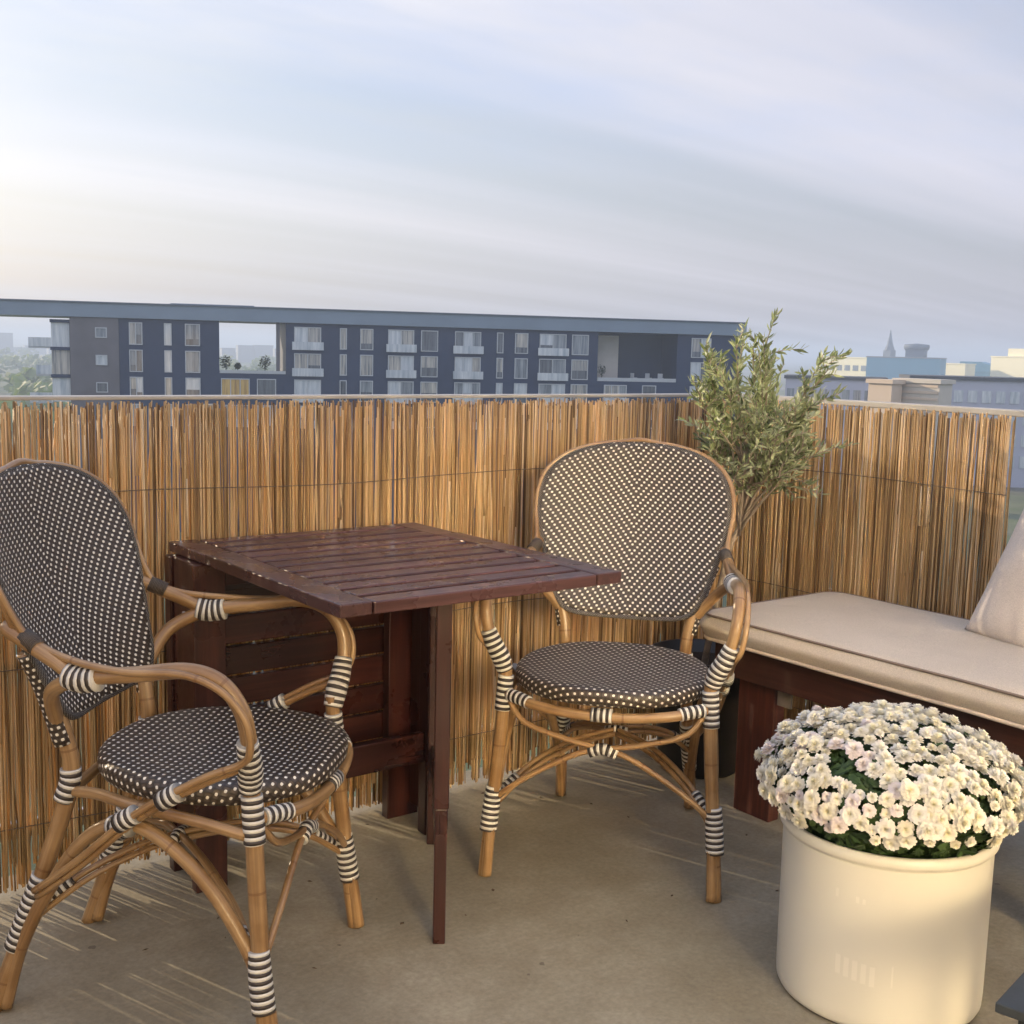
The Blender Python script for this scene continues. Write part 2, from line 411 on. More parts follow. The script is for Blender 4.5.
def reed_screen(name, p0, p1, seed, label):
    rnd = random.Random(seed)
    p0, p1 = Vector(p0), Vector(p1); d = (p1-p0); Ln = d.length; d.normalize(); nrm = Vector((-d.y, d.x, 0))
    root = empty(name, (0,0,0), label=label, cat='reed screen')
    gaps, q_ = [], .02
    while q_ < Ln: gaps.append((q_, q_+rnd.uniform(.0010,.0024))); q_ += rnd.choice((.018,.03,.05,.09))*rnd.uniform(.6,1.4)
    notch, q_ = [], .0
    while q_ < Ln: notch.append((q_, q_+rnd.uniform(.004,.010))); q_ += rnd.uniform(.009,.034)
    mb = MB(); x = 0; sheet = 0
    while True:
        if x >= Ln:
            if sheet == 2: break
            sheet += 1; x = 0
        rr = rnd.uniform(.0012, .0029)
        hit = [b_ for a_, b_ in gaps if x+rr > a_ and x-rr < b_]
        if hit and rnd.random() < .9: x = hit[-1]+rr
        layer = (-.9, .2, 1.2)[sheet]
        patch = mnoise.noise(Vector((x*3, seed, 0)))
        # the odd crossing, leaning reed
        lean = rnd.gauss(0, .006) + .012*patch + (rnd.uniform(-.08,.08) if rnd.random() < .09 else 0) + rnd.gauss(0,.004)
        off = layer*.0042 + rnd.uniform(-.001,.001)
        top = 1.0 + rnd.uniform(-.016, .004) + (-rnd.uniform(0,.06) if rnd.random() < .09 else 0)
        bot = .008 + rnd.uniform(-.004,.010) + (rnd.uniform(.040,.060) if any(a_-rr*.7 < x < b_+rr*.7 for a_, b_ in notch) else 0)
        a = rnd.random()
        if patch < -.2: a = a*.85
        pts, rs = [], []
        K = 7; ph = rnd.uniform(0, 6.3); am = rnd.uniform(.0004,.0026); taper = rnd.uniform(.65,1.0)
        for k in range(K+1):
            t = k/K; z = bot+(top-bot)*t
            xx = x + lean*(t-.5) + am*sin(ph+t*5.5)
            q = p0 + d*xx + nrm*(off + .001*sin(ph*2+t*6))
            pts.append((q.x, q.y, z)); rs.append(rr*(1-(1-taper)*t)*(1.12 if k in (2,5) else 1))
        mb.tube(pts, rs, 6, r=a, smooth=False)
        # a pale sheath leaf on some reeds
        if rnd.random() < .12:
            k = rnd.randint(1, K-1); q0 = Vector(pts[k]); q1 = q0.lerp(Vector(pts[min(k+1,K)]), rnd.uniform(.5,1))
            mb.tube([q0-nrm*.0008, q1-nrm*.0008], [rr*1.5, rr*.9], 5, r=.85+.15*rnd.random(), smooth=False)
        g = rnd.random()
        x += rr*2*(rnd.uniform(.78,1.08) if g < (.86, .60, .60)[sheet] else rnd.uniform(1.1,1.9))
    mb.build('reeds', REED, root, True)
    for z in (.14, .47, .815):
        for sgn in (-1, 1):
            mw = MB(); pts = []
            n = int(Ln/.012)
            for k in range(n+1):
                s = k*Ln/n; q = p0 + d*s + nrm*(sgn*(.0075 if k % 2 == 0 else .0062))
                pts.append((q.x, q.y, z + .012*mnoise.noise(Vector((s*2, z*9, seed)))))
            mw.tube(pts, .0010, 5, smooth=False); mw.build('wire', WIRE, root, True)
    return root
reed_screen('reed_screen', (-2.4, .010, 0), (XC-.002, .010, 0), 3, 'long reed screen of tan stalks tied along the railing behind the slatted table')
reed_screen('reed_screen', (XC+.004, -.012, 0), (XC+.004, -.885, 0), 8, 'short reed screen on the right-hand railing behind the cushioned bench')

# house wall at the back of the balcony, behind the viewer
hw = empty('house_wall', (0,0,0), label='yellow rendered house wall with a glazed door at the back of the balcony', cat='wall')
m = MB(); m.box(-3.2, -.40, -4.4, -4.2, -.2, 3.2); m.box(1.36, 2.75, -4.4, -4.2, -.2, 3.2); m.box(-.40, 1.36, -4.4, -4.2, 2.42, 3.2); m.build('wall', PLASTER, hw)
WF = plain('white_frame', (.78,.77,.74), .4)
m = MB(); m.box(-.40,-.32,-4.36,-4.24,0,2.42); m.box(1.28,1.36,-4.36,-4.24,0,2.42); m.box(-.32,1.28,-4.36,-4.24,2.34,2.42); m.box(-.32,1.28,-4.36,-4.24,0,.1); m.box(.44,.52,-4.36,-4.24,.1,2.34); m.build('door_frame', WF, hw)
GL = NT('sun_reflecting_glass'); GL.set(Metallic=1.0, Roughness=.22); GL.b.inputs['Base Color'].default_value = (.80,.75,.62,1); GL = GL.m
PANE_A = mat_pane('window_pane', (.05,.06,.07), (.20,.22,.23))
for (a0, a1) in ((-.32,.44),(.52,1.28)):
    m = MB(); m.box(a0,a1,-4.31,-4.29,.1,2.34); m.build('door_pane', GL, hw)

# ------------------------------------------------------------------ rattan armchair (local: +y is where it faces)
def make_chair(label):
    root = empty('rattan_armchair', (0,0,0), label=label, cat='armchair', group='rattan bistro armchairs on the balcony')
    WT = [(.508,.100),(.514,.135),(.528,.155),(.55,.170),(.585,.185),(.63,.202),(.68,.218),(.73,.229),(.77,.232),(.80,.229),(.83,.218),(.855,.200),(.875,.174),(.89,.142),(.90,.106),(.906,.069),(.909,.035),(.910,.0)]
    def w(z):
        for i in range(len(WT)-1):
            if z <= WT[i+1][0]:
                t = (z-WT[i][0])/(WT[i+1][0]-WT[i][0]); return WT[i][1]*(1-t)+WT[i+1][1]*t
        return 0
    def ysurf(x, z):
        t = (z-.48)/.43
        side = min(abs(x)/.24, 1.1)**2
        return -.128 - .15*t - .02*sin(t*pi) + .075*side*(1-.35*t)
    # woven back: rings shrinking towards the spine so that the outline is clean
    out = []
    zs = [.508,.5115,.518,.53,.55,.575,.61,.65,.69,.73,.76,.785,.81,.83,.85,.865,.878,.888,.896,.902,.906,.9085]
    half = [(w(z), z) for z in zs]
    ring = half + [(0,.910)] + [(-x, z) for x, z in reversed(half)] + [(0,.504)]
    ring = [half[0]] + ring[1:]
    c0 = Vector((0,.70)); K = 16; n = len(ring); vsx, fsx, uvs = [], [], []
    for k in range(1, K+1):
        s = k/K
        for (x, z) in ring:
            px = x*s; pz = c0.y+(z-c0.y)*s
            vsx.append((px, ysurf(px, pz), pz))
    vsx.append((0, ysurf(0,.70), .70)); ci = len(vsx)-1
    uvf = lambda i: (vsx[i][0]*1.04, vsx[i][2]*1.05)
    for k in range(K-1):
        for j in range(n):
            j2 = (j+1) % n; q = (k*n+j, k*n+j2, (k+1)*n+j2, (k+1)*n+j); fsx.append(q); uvs.append([uvf(i) for i in q])
    for j in range(n):
        q = (ci, (j+1) % n, j); fsx.append(q); uvs.append([uvf(i) for i in q])
    mb = MB(); mb.add(vsx, fsx, uvs); back = mb.build('backrest', WEAVE_B, root, True)
    sm = back.modifiers.new('solid', 'SOLIDIFY'); sm.thickness = .013; sm.offset = 0
    # rim cane round the woven back, both sides from arm height
    zz = [z for z in zs if z >= .62]
    rim = [(w(z)+.005, ysurf(w(z), z), z) for z in zz] + [(0, ysurf(0,.91), .916)] + [(-(w(z)+.005), ysurf(w(z), z), z) for z in reversed(zz)]
    mb = MB(); mb.tube(rim, .0065, 8, sub=3); mb.build('backrest_rim', RATTAN, back, True)
    inner = [(x*.985 if z > .6 else x, ysurf(x, z)+.001, z if z < .6 else z-.003) for (x, z) in ring]
    mb = MB(); mb.tube(inner+[inner[0]], .0068, 8, sub=3); mb.build('backrest_edging', WEAVE_B, back, True)
    # seat
    cy, a, b = .088, .214, .205
    NS, ex = 56, 2.35
    prof = [(.0,.4385),(.2,.4385),(.4,.439),(.6,.4405),(.75,.443),(.86,.4455),(.93,.4455),(.97,.443),(.995,.437),(1.0,.428),(.995,.418),(.975,.411),(.94,.408),(.8,.407),(0,.407)]
    vsx, fsx, uvs, UV = [], [], [], []
    arc = 0
    for i, (s, z) in enumerate(prof):
        if i: arc += math.hypot((s-prof[i-1][0])*.215, z-prof[i-1][1])
        for k in range(NS):
            t = 2*pi*k/NS; cx, sy = cos(t), sin(t)
            X = a*(abs(cx)**(2/ex))*(1 if cx >= 0 else -1); Y = b*(abs(sy)**(2/ex))*(1 if sy >= 0 else -1)
            if Y < 0: X *= 1-.10*(-Y/b)
            vsx.append((X*s, cy+Y*s, z - .004*(Y*s/b)))
            q = arc/.215 if arc > 0 else 0
            UV.append((X*q, Y*q))
    for i in range(len(prof)-1):
        for k in range(NS):
            k2 = (k+1) % NS; q = (i*NS+k, i*NS+k2, (i+1)*NS+k2, (i+1)*NS+k); fsx.append(q); uvs.append([UV[j] for j in q])
    mb = MB(); mb.add(vsx, fsx, uvs); seat = mb.build('seat', WEAVE_S, root, True)
    def wrap(parent, pts, rr, mat=WRAP, sub=5, nm='binding', n=14):
        mb = MB(); mb.tube(pts, rr, n, sub=sub); return mb.build(nm, mat, parent, True)
    def lerp(p, q, t): return tuple(Vector(p).lerp(Vector(q), t))
    ftop = .43
    for s in (-1, 1):
        S_ = lambda pts: [(s*p[0], p[1], p[2]) for p in pts]
        # front leg with its striped bindings
        leg = [(.218,.214,.47),(.217,.216,.43),(.224,.225,.30),(.236,.238,.15),(.247,.252,.0)]
        mb = MB(); mb.tube(S_(leg), [.0135,.0140,.0145,.0145,.0138], 14); lo = mb.build('leg', RATTAN, root, True)
        lx = lambda z: (lambda t: (.217+.030*t, .216+.036*t, z))((.43-z)/.43)
        wrap(lo, S_([lx(.438),lx(.40),lx(.362)]), .0172)
        wrap(lo, S_([(.234,.232,.195),(.238,.236,.15),(.242,.243,.098)]), [.0165,.019,.0190])
        # arm: from the back, along, round the knuckle and down on to the leg
        arm = [(.216,-.186,.680),(.238,-.092,.638),(.250,-.045,.620),(.257,.04,.628),(.262,.13,.641),(.265,.185,.628),(.264,.217,.588),(.255,.225,.54),(.236,.220,.492),(.219,.214,.455)]
        mb = MB(); mb.tube(S_(arm), .0128, 14); ar = mb.build('armrest', RATTAN, root, True)
        strut = [(.154,-.134,.505),(.168,-.132,.525),(.212,-.112,.578),(.240,-.066,.607),(.252,-.03,.613)]
        mb = MB(); mb.tube(S_(strut), .0125, 12); mb.build('arm_strut', RATTAN, ar, True)
        wrap(ar, S_([(.222,-.150,.668),(.231,-.122,.654)]), .0146, DARKWRAP)
        wrap(ar, S_([(.244,-.065,.618),(.250,-.04,.614),(.254,-.012,.618)]), [.021,.0215,.020])
        wrap(ar, S_([(.256,.224,.536),(.243,.222,.505),(.229,.218,.478),(.219,.214,.448)]), [.0165,.019,.0205,.0175])
        # slim outer cane: rim - along the arm - back down to the rear leg
        for off, rr in ((0,.0062),):
            oc = [(.236,-.184,.745),(.229,-.164,.70),(.228,-.140,.668),(.238,-.095,.650),(.258,-.035,.641),(.275,.04,.637),(.279,.13,.640),(.283,.19,.622),(.283,.229,.580),(.275,.235,.53),(.262,.215,.502),(.256,.15,.472),(.246,.04,.405),(.225,-.07,.310),(.190,-.165,.235)]
            mb = MB(); mb.tube(S_(oc), rr, 8, sub=5); cn = mb.build('side_cane', RATTAN, root, True)
        oc2 = [(.240,.218,.492),(.246,.15,.462),(.236,.04,.394),(.214,-.07,.298),(.180,-.165,.222)]
        mb = MB(); mb.tube(S_(oc2), .0068, 8); mb.build('side_cane', RATTAN, root, True)
        for q in ((.251,.095,.437), (.241,.02,.392)):
            wrap(cn, S_([(q[0]-.004,q[1]+.016,q[2]+.009),(q[0]-.006,q[1]-.016,q[2]-.011)]), .0155)
        # rear leg
        rl_ = [(.200,-.163,.635),(.174,-.147,.57),(.149,-.128,.49),(.143,-.122,.41),(.150,-.160,.28),(.158,-.208,.14),(.166,-.262,.0)]
        mb = MB(); mb.tube(S_(rl_), [.0125,.0140,.0140,.0145,.0145,.0145,.0138], 14); ro = mb.build('leg', RATTAN, root, True)
        wrap(ro, S_([(.200,-.163,.635),(.174,-.147,.57),(.150,-.129,.475)]), [.0128,.0150,.0158], POSTW, nm='dark_binding')
        wrap(ro, S_([(.143,-.122,.43),(.1432,-.1225,.41),(.146,-.134,.375)]), .0172)
        wrap(ro, S_([(.151,-.172,.245),(.155,-.192,.19),(.160,-.222,.115)]), [.0175,.0190,.0172])
        # side arch: springs from both feet, doubling the legs
        arch = [(.240,.262,.004),(.236,.246,.11),(.232,.214,.19),(.226,.15,.285),(.216,.07,.352),(.205,.0,.370),(.192,-.07,.335),(.176,-.14,.245),(.164,-.205,.125),(.160,-.240,.010)]
        mb = MB(); mb.tube(S_(arch), .0115, 12); mb.build('side_arch', RATTAN, root, True)
        wrap(cn, S_([(.222,.02,.372),(.206,-.02,.366)]), .016)
        # low diagonal canes to the middle, front and back
        d1 = [(.232,.222,.165),(.17,.165,.225),(.09,.085,.262),(.0,.0,.270)]
        d2 = [(.152,-.185,.185),(.11,-.12,.235),(.05,-.05,.265),(.0,.0,.270)]
        mb = MB(); mb.tube(S_(d1), .0062, 8); mb.tube(S_([(p[0]-.004,p[1]+.009,p[2]-.010) for p in d1[:3]]+[(.0,.012,.262)]), .0058, 8)
        mb.tube(S_(d2), .0062, 8); mb.tube(S_([(p[0]+.004,p[1]+.006,p[2]-.010) for p in d2[:3]]+[(.0,.010,.262)]), .0058, 8)
        st = mb.build('stretcher', RATTAN, root, True)
        wrap(st, S_([(.226,.216,.172),(.192,.186,.205)]), .0105); wrap(st, S_([(.145,-.178,.192),(.118,-.135,.226)]), .0105)
        # front cross cane: low on one leg, high on the other
        fx = [(-.236,.236,.165),(-.16,.240,.225),(-.06,.236,.282),(.0,.234,.298),(.09,.238,.318),(.17,.238,.345),(.205,.226,.385)]
        mb = MB(); mb.tube(S_(fx), .0066, 8); mb.build('front_cross_cane', RATTAN, root, True)
        ax = [(s*.225,.21,.375),(s*.222,.12,.392),(s*.205,.02,.400),(s*.170,-.06,.400),(s*.146,-.115,.392)]
        mb = MB(); mb.tube(ax, .0095, 10); mb.build('seat_rail', RATTAN, root, True)
    fr = [(-.215,.222,.400),(-.15,.262,.392),(-.06,.278,.384),(.06,.278,.384),(.15,.262,.392),(.215,.222,.400)]
    mb = MB(); mb.tube(fr, .0110, 12); fo = mb.build('seat_rail', RATTAN, root, True)
    for s in (-1, 1): wrap(fo, [(s*.205,.230,.399),(s*.180,.245,.397),(s*.158,.256,.393)], .0138)
    wrap(fo, [(-.022,.279,.386),(.022,.279,.386)], .0150); 
    mb = MB(); mb.tube([(-.146,-.118,.395),(0,-.128,.395),(.146,-.118,.395)], .0095, 10); mb.build('seat_rail', RATTAN, root, True)
    wrap(root, [(-.030,.234,.290),(0,.234,.299),(.030,.234,.290)], .0125, nm='cross_binding')
    wrap(root, [(-.026,0,.266),(0,.0,.267),(.026,0,.266)], [.009,.0125,.009], nm='cross_binding')
    return root

chair_l = make_chair('rattan armchair on the left, dotted brown-and-white weave, turned sideways with its seat towards the table')
chair_r = copy_tree(chair_l)
chair_r['label'] = 'rattan armchair between the table and the bench, its round dotted back facing the viewer'
chair_l.location = (.711, -.495, 0); chair_l.rotation_euler = (0,0,rad(-135))
chair_r.location = (1.761, -.471, 0); chair_r.rotation_euler = (0,0,math.atan2(.75, -.66)+0)
# facing direction is local +y: set both from the direction vectors
for o, d in ((chair_l, (.707,-.707)), (chair_r, (-.75,-.66))):
    o.rotation_euler = (0,0,math.atan2(-d[0], d[1]))

# ------------------------------------------------------------------ gateleg table
tb = empty('gateleg_table', (1.19,-.4,0), label='dark red-brown wooden gateleg table with slatted top, one leaf raised on its leg', cat='table')
TM = Matrix.Translation((-1.19,.4,0))
def tbox(specs, name, mat, parent=tb, bev=.0025):
    mb = MB()
    for q in specs: mb.box(*q, r=random.random(), M=TM)
    return mb.build(name, mat, parent, False, bev)
x0, x1 = .882, 1.493; zt = .71
# fixed centre top
tbox([(x0+.064,x1-.064,-.205+i*.0640,-.205+.0470+i*.0640,zt-.022,zt) for i in range(3)], 'fixed_top', WOODT)
for xx in (x0, x1-.060): tbox([(xx,xx+.060,-.205,-.018,zt-.022,zt-.001)], 'top_end_board', WOODTY)
# raised leaf
lf = tbox([(x0+.064,x1-.064,-.765+i*.0618,-.765+.0445+i*.0618,zt-.022,zt) for i in range(9)], 'raised_leaf', WOODT)
for xx in (x0, x1-.060): tbox([(xx,xx+.060,-.765,-.210,zt-.022,zt+.001)], 'leaf_end_board', WOODTY, lf)
tbox([(x0+.05,x1-.05,-.50,-.46,zt-.040,zt-.0235)], 'leaf_batten', WOODX, lf)
# hanging leaf at the fence side
hl = tbox([(x0+.064,x1-.064,-.040,-.021,.125+i*.0700,.125+.0625+i*.0700) for i in range(8)], 'hanging_leaf', WOODX)
for xx in (x0, x1-.060): tbox([(xx,xx+.060,-.042,-.019,.125,.682)], 'leaf_end_board', WOODZ, hl)
# uprights at both ends
tbox([(.862,.930,-.200,-.172,0,.687)], 'leg', WOODZ); tbox([(.862,.930,-.075,-.047,0,.687)], 'leg', WOODZ)
tbox([(.868,.888,-.171,-.076,.03,.687)], 'end_panel', WOODZ)
tbox([(1.392,1.478,-.075,-.047,0,.687)], 'leg', WOODZ); tbox([(1.415,1.480,-.205,-.172,0,.687)], 'leg', WOODZ)
tbox([(1.452,1.472,-.171,-.076,.03,.687)], 'end_panel', WOODZ)
tbox([(.931,1.414,-.198,-.178,.176,.246)], 'lower_rail', WOODX); tbox([(.931,1.391,-.070,-.052,.600,.682)], 'upper_rail', WOODX); tbox([(.931,1.414,-.198,-.178,.640,.6865)], 'upper_rail', WOODX)
for (bx, by, bz) in ((.8615,-.10,.62),(.8615,-.155,.58)):
    mb = MB(); c = Vector((bx,by,bz)); mb.tube([TM @ c, TM @ (c+Vector((-.004,0,0)))], .007, 12, smooth=False); mb.build('bolt', STEEL, tb, True)
# gate: hinged inner post, swung-out leg, rails between
gd = (Vector((1.161,-.641,0))-Vector((1.421,-.226,0))); gl = gd.length; gang = math.atan2(gd.y, gd.x)
GM = TM @ Matrix.Translation((1.421,-.236,0)) @ Matrix.Rotation(gang, 4, 'Z')
gate = empty('gate_leg', (0,0,0)); gate.parent = tb
mb = MB()
mb.box(-.0,.030,-.018,.018,.0,.684, r=.3, M=GM); mb.build('gate_post', WOODZ, gate, False, .0025)
mb = MB()
mb.box(gl-.028,gl+.010,-.0145,.0145,.27,.684, r=.6, M=GM); mb.box(gl-.024,gl+.006,-.0118,.0118,.0,.2695, r=.65, M=GM); mb.build('outer_leg', WOODZ, gate, False, .0025)
mb = MB(); mb.box(.031,gl-.029,-.010,.010,.62,.68, r=.4, M=GM); mb.build('gate_rail', WOODX, gate, False, .002)
mb = MB(); mb.box(.031,gl-.029,-.010,.010,.176,.236, r=.2, M=GM); mb.build('gate_rail', WOODX, gate, False, .002)

# ------------------------------------------------------------------ bench with mattress
bn = empty('wooden_bench', (2.36,-1.3,0), label='dark red-brown wooden bench along the right railing under a beige mattress', cat='bench')
BM = Matrix.Translation((-2.36,1.3,0))
def bbox(q, name, mat, bev=.003):
    mb = MB(); mb.box(*q, r=random.random(), M=BM); return mb.build(name, mat, bn, False, bev)
for y in (-.485, -1.30, -2.25):
    bbox((2.152,2.190,y-.115,y,0,.409), 'leg', BENCHW); bbox((2.545,2.585,y-.115,y,0,.395), 'leg', BENCHW)
    bbox((2.191,2.544,y-.075,y-.04,.31,.409), 'cross_rail', BENCHY)
bbox((2.118,2.150,-2.42,-.43,.345,.429), 'front_rail', BENCHY); bbox((2.560,2.590,-2.42,-.43,.396,.4285), 'back_rail', BENCHY)
for i in range(5): bbox((2.16+i*.082,2.228+i*.082,-2.40,-.44,.411,.428), 'slat', BENCHY)
for y in (-.600, ):
    mb = MB(); mb.box(2.147,2.1515,y-.055,y-.012,.30,.35, M=BM); o = mb.build('bracket', plain('rusty_bracket',(.25,.23,.20),.5,.2,30,metal=.6), bn, False, .001)

def cushion(name, sx, sy, sz, mat, puff=.25, nx=26, ny=60, corner=.06, seed=1, tuft=0, ex=3.2):
    """soft box with rounded edges, centred, z from 0"""
    vsx, fsx = [], []
    def P(uu, vv, top):
        # uu,vv in -1..1
        X = sx/2*uu; Y = sy/2*vv
        X *= 1-.07*(1-vv*vv)*abs(uu)**3; Y *= 1-.07*(1-uu*uu)*abs(vv)**3
        e = max(0, (1-uu*uu)*(1-vv*vv))**.42
        z = sz/2*e + .010*mnoise.noise(Vector((X*11, Y*11+seed, 1)))*e
        z += .006*mnoise.noise(Vector((X*7+seed, Y*5, 3.0 if top else 9.0)))*e
        return (X, Y, sz/2+z if top else sz/2-z)
    ti, bi = {}, {}
    f1 = lambda i, n: sin((i/n-.5)*pi)*.55+(2*i/n-1)*.45
    for i in range(nx+1):
        for j in range(ny+1):
            uu, vv = f1(i, nx), f1(j, ny)
            ti[i, j] = len(vsx); vsx.append(P(uu, vv, True))
            if i in (0, nx) or j in (0, ny): bi[i, j] = ti[i, j]
            else: bi[i, j] = len(vsx); vsx.append(P(uu, vv, False))
    for i in range(nx):
        for j in range(ny):
            fsx.append((ti[i,j],ti[i+1,j],ti[i+1,j+1],ti[i,j+1])); fsx.append((bi[i,j],bi[i,j+1],bi[i+1,j+1],bi[i+1,j]))
    mb = MB(); mb.add(vsx, fsx); return mb

# mattress: boxed edge with two lines of piping
def mattress():
    X0, X1, Y0, Y1, Z0, Z1 = 2.075, 2.594, -2.44, -.405, .4320, .505
    root = empty('bench_mattress', ((X0+X1)/2, (Y0+Y1)/2, Z0), label='long beige canvas mattress with piped edges lying on the wooden bench', cat='mattress')
    hx, hy, H = (X1-X0)/2, (Y1-Y0)/2, Z1-Z0; rc = .05
    def outline(inset, n=10):
        pts = []
        for (cx, cy, a0) in ((hx-rc,hy-rc,0),(-hx+rc,hy-rc,90),(-hx+rc,-hy+rc,180),(hx-rc,-hy+rc,270)):
            for k in range(n+1):
                a = rad(a0+90*k/n); pts.append((cx+(rc-inset)*cos(a), cy+(rc-inset)*sin(a)))
        out = []
        for i in range(len(pts)):
            p, q = Vector(pts[i]), Vector(pts[(i+1) % len(pts)])
            m_ = max(1, int((q-p).length/.05))
            for k in range(m_): out.append(p.lerp(q, k/m_))
        return out
    base = outline(0); n = len(base); mb = MB(); rings = []
    prof = [(.012,.004),(.003,.010),(-.006,.028),(-.010,H*.5),(-.007,H-.030),(.002,H-.014),(.010,H-.006)]
    vsx, fsx = [], []
    cen = Vector((0,0))
    def rough(x, y, z): return mnoise.noise(Vector((x*6, y*6, z*9)))
    for (ins, z) in prof:
        for p in base:
            d = Vector((max(-1,min(1,p.x/hx*1.0)), 0))
            nx_ = Vector((1 if abs(p.x) > hx-rc*.9 else 0, 0)); 
            q = Vector((p.x*(1-ins/hx), p.y*(1-ins/hy)))
            w_ = .0035*rough(q.x, q.y, z)
            vsx.append((q.x*(1+w_/hx), q.y*(1+w_/hy), z+.0015*rough(q.y,q.x,1)))
    # top: shrink towards the long spine
    for s in (.90,.75,.58,.4,.2,.0):
        for p in base:
            qx = p.x*s; qy = p.y*(1-(1-s)*hx/hy)
            t = 1-s
            z = H - .004 + .006*(1-(1-t)**4) + .0022*rough(qx*1.2, qy, 5) + .0015*mnoise.noise(Vector((qx*30, qy*9, 2)))
            vsx.append((qx, qy, z))
    R_ = len(prof)+6
    for i in range(R_-1):
        for k in range(n):
            k2 = (k+1) % n; fsx.append((i*n+k, i*n+k2, (i+1)*n+k2, (i+1)*n+k))
    fsx.append(tuple(range(n-1,-1,-1)))
    mb.add(vsx, fsx); mb.build('cover', CUSH, root, True)
    for z, mt in ((H-.009, PIPE), (.006, PIPEL)):
        mp_ = MB(); pts = [(p.x*(1-.002/hx), p.y*(1-.002/hy), z+.0015*rough(p.y,p.x,1)) for p in base]; mp_.tube(pts+[pts[0]], .0032 if mt is PIPE else .0045, 6, smooth=False); mp_.build('piping', mt, root, True)
mattress()
mb = cushion('pillow', .50, .50, .19, CUSH, puff=.75, nx=28, ny=28, ex=1.6, seed=4)
pw = mb.build('scatter_pillow', mat_fabric('pillow_canvas', (.62,.56,.51)), None, True)
up_ = Vector((.24,-.24,.94)).normalized(); wd_ = Vector((-.04,-.97,-.24)); wd_ = (wd_-up_*wd_.dot(up_)).normalized(); nm_ = wd_.cross(up_)
if nm_.x > 0: nm_ = -nm_
cc_ = Vector((2.475,-.915,.510)) + wd_*.235 + up_*.235 + nm_*.02
pw.matrix_world = Matrix(((-wd_.x,up_.x,nm_.x,cc_.x),(-wd_.y,up_.y,nm_.y,cc_.y),(-wd_.z,up_.z,nm_.z,cc_.z),(0,0,0,1))) @ Matrix.Translation((0,0,-.095))
tag(pw, 'plump pale beige square pillow leaning on the right railing at the mattress', 'pillow')

# ------------------------------------------------------------------ flower pot with chrysanthemums
PC = Vector((1.732,-1.226,0))
pt = empty('flower_pot', PC, label='large round cream enamel pot with rolled rim holding the white chrysanthemums', cat='flower pot')
mb = MB(); mb.lathe([(0,.004),(.170,.004),(.175,.006),(.178,.012),(.179,.03),(.1795,.15),(.180,.294),(.181,.298),(.1845,.300),(.187,.304),(.188,.310),(.187,.316),(.183,.320),(.178,.320),(.174,.316),(.172,.29),(.170,.05),(0,.05)], 96); mb.build('pot_body', POTM, pt, True)
mb = MB(); mb.lathe([(.145,0),(.1695,0),(.1715,.0045),(.150,.0045)], 64); mb.build('base_ring', plain('dark_base',(.12,.11,.10),.6), pt, True)
mb = MB(); mb.lathe([(0,.290),(.10,.290),(.172,.284)], 40); mb.build('soil', SOIL, pt, True)
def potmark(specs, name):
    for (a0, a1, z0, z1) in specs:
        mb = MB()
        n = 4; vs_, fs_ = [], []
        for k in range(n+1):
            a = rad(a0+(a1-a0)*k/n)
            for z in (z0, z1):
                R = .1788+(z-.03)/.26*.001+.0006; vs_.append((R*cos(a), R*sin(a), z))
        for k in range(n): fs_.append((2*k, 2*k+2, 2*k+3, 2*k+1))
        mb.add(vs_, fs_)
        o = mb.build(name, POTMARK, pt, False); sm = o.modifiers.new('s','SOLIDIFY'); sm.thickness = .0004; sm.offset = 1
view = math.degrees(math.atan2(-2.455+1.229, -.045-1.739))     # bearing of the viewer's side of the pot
potmark([(view-22+i*4.6, view-22+i*4.6+2.7, .098-i*.0022, .132-i*.0022) for i in range(5)] + [(view+7.5, view+8.4, .093,.130)], 'painted_reflection')  # pale bars painted on the pot imitate bars of reflected light
potmark([(view-24, view-22.6, .232, .246), (view-13, view-11.4,.230,.240), (view-9.5, view-8,.230,.238)], 'painted_reflection')

pl_ = empty('chrysanthemum', PC+Vector((0,0,.298)), label='dome of small white and cream chrysanthemums growing in the cream pot', cat='flowers')
DR, DH, DZ = .217, .114, .086
def dome(th, ph, k=1.0):
    # th from top 0..~105deg
    bump_ = 1+.05*mnoise.noise(Vector((cos(ph)*2.2*sin(th), sin(ph)*2.2*sin(th), cos(th)*2)))
    p = Vector((DR*k*sin(th)*cos(ph)*bump_, DR*k*sin(th)*sin(ph)*bump_, DZ+DH*k*cos(th)*bump_))
    nn = Vector((p.x/DR**2, p.y/DR**2, (p.z-DZ)/DH**2)).normalized(); return p, nn
mb = MB(); prof = [(DR*.80*sin(rad(a)), DZ+DH*.80*cos(rad(a))) for a in range(0,120,8)] + [(.15,-.004)]
mb.lathe(prof, 40, r=.15); mb.build('leaf_core', MUM, pl_, True)
rg = random.Random(5); mb = MB()
for i in range(3200):
    th = math.acos(rg.uniform(-.80,1)); ph = rg.uniform(0,2*pi); p, nn = dome(th, ph, rg.uniform(.82,.97))
    t = nn.cross(Vector((rg.uniform(-1,1),rg.uniform(-1,1),rg.uniform(-1,1)))).normalized(); d = (t+nn*rg.uniform(-.1,.6)).normalized(); w_ = d.cross(nn).normalized()
    ln = rg.uniform(.018,.032); wd = ln*.30; q = p
    vs_ = [q, q+d*ln*.35+w_*wd, q+d*ln*.5+w_*wd*.55, q+d*ln*.72+w_*wd*.8, q+d*ln-nn*.004, q+d*ln*.72-w_*wd*.8, q+d*ln*.5-w_*wd*.55, q+d*ln*.35-w_*wd, q+d*ln*.5-nn*.002]
    mb.add(vs_, [(0,1,2,8),(8,2,3,4),(8,4,5,6),(0,8,6,7)], None, rg.random())
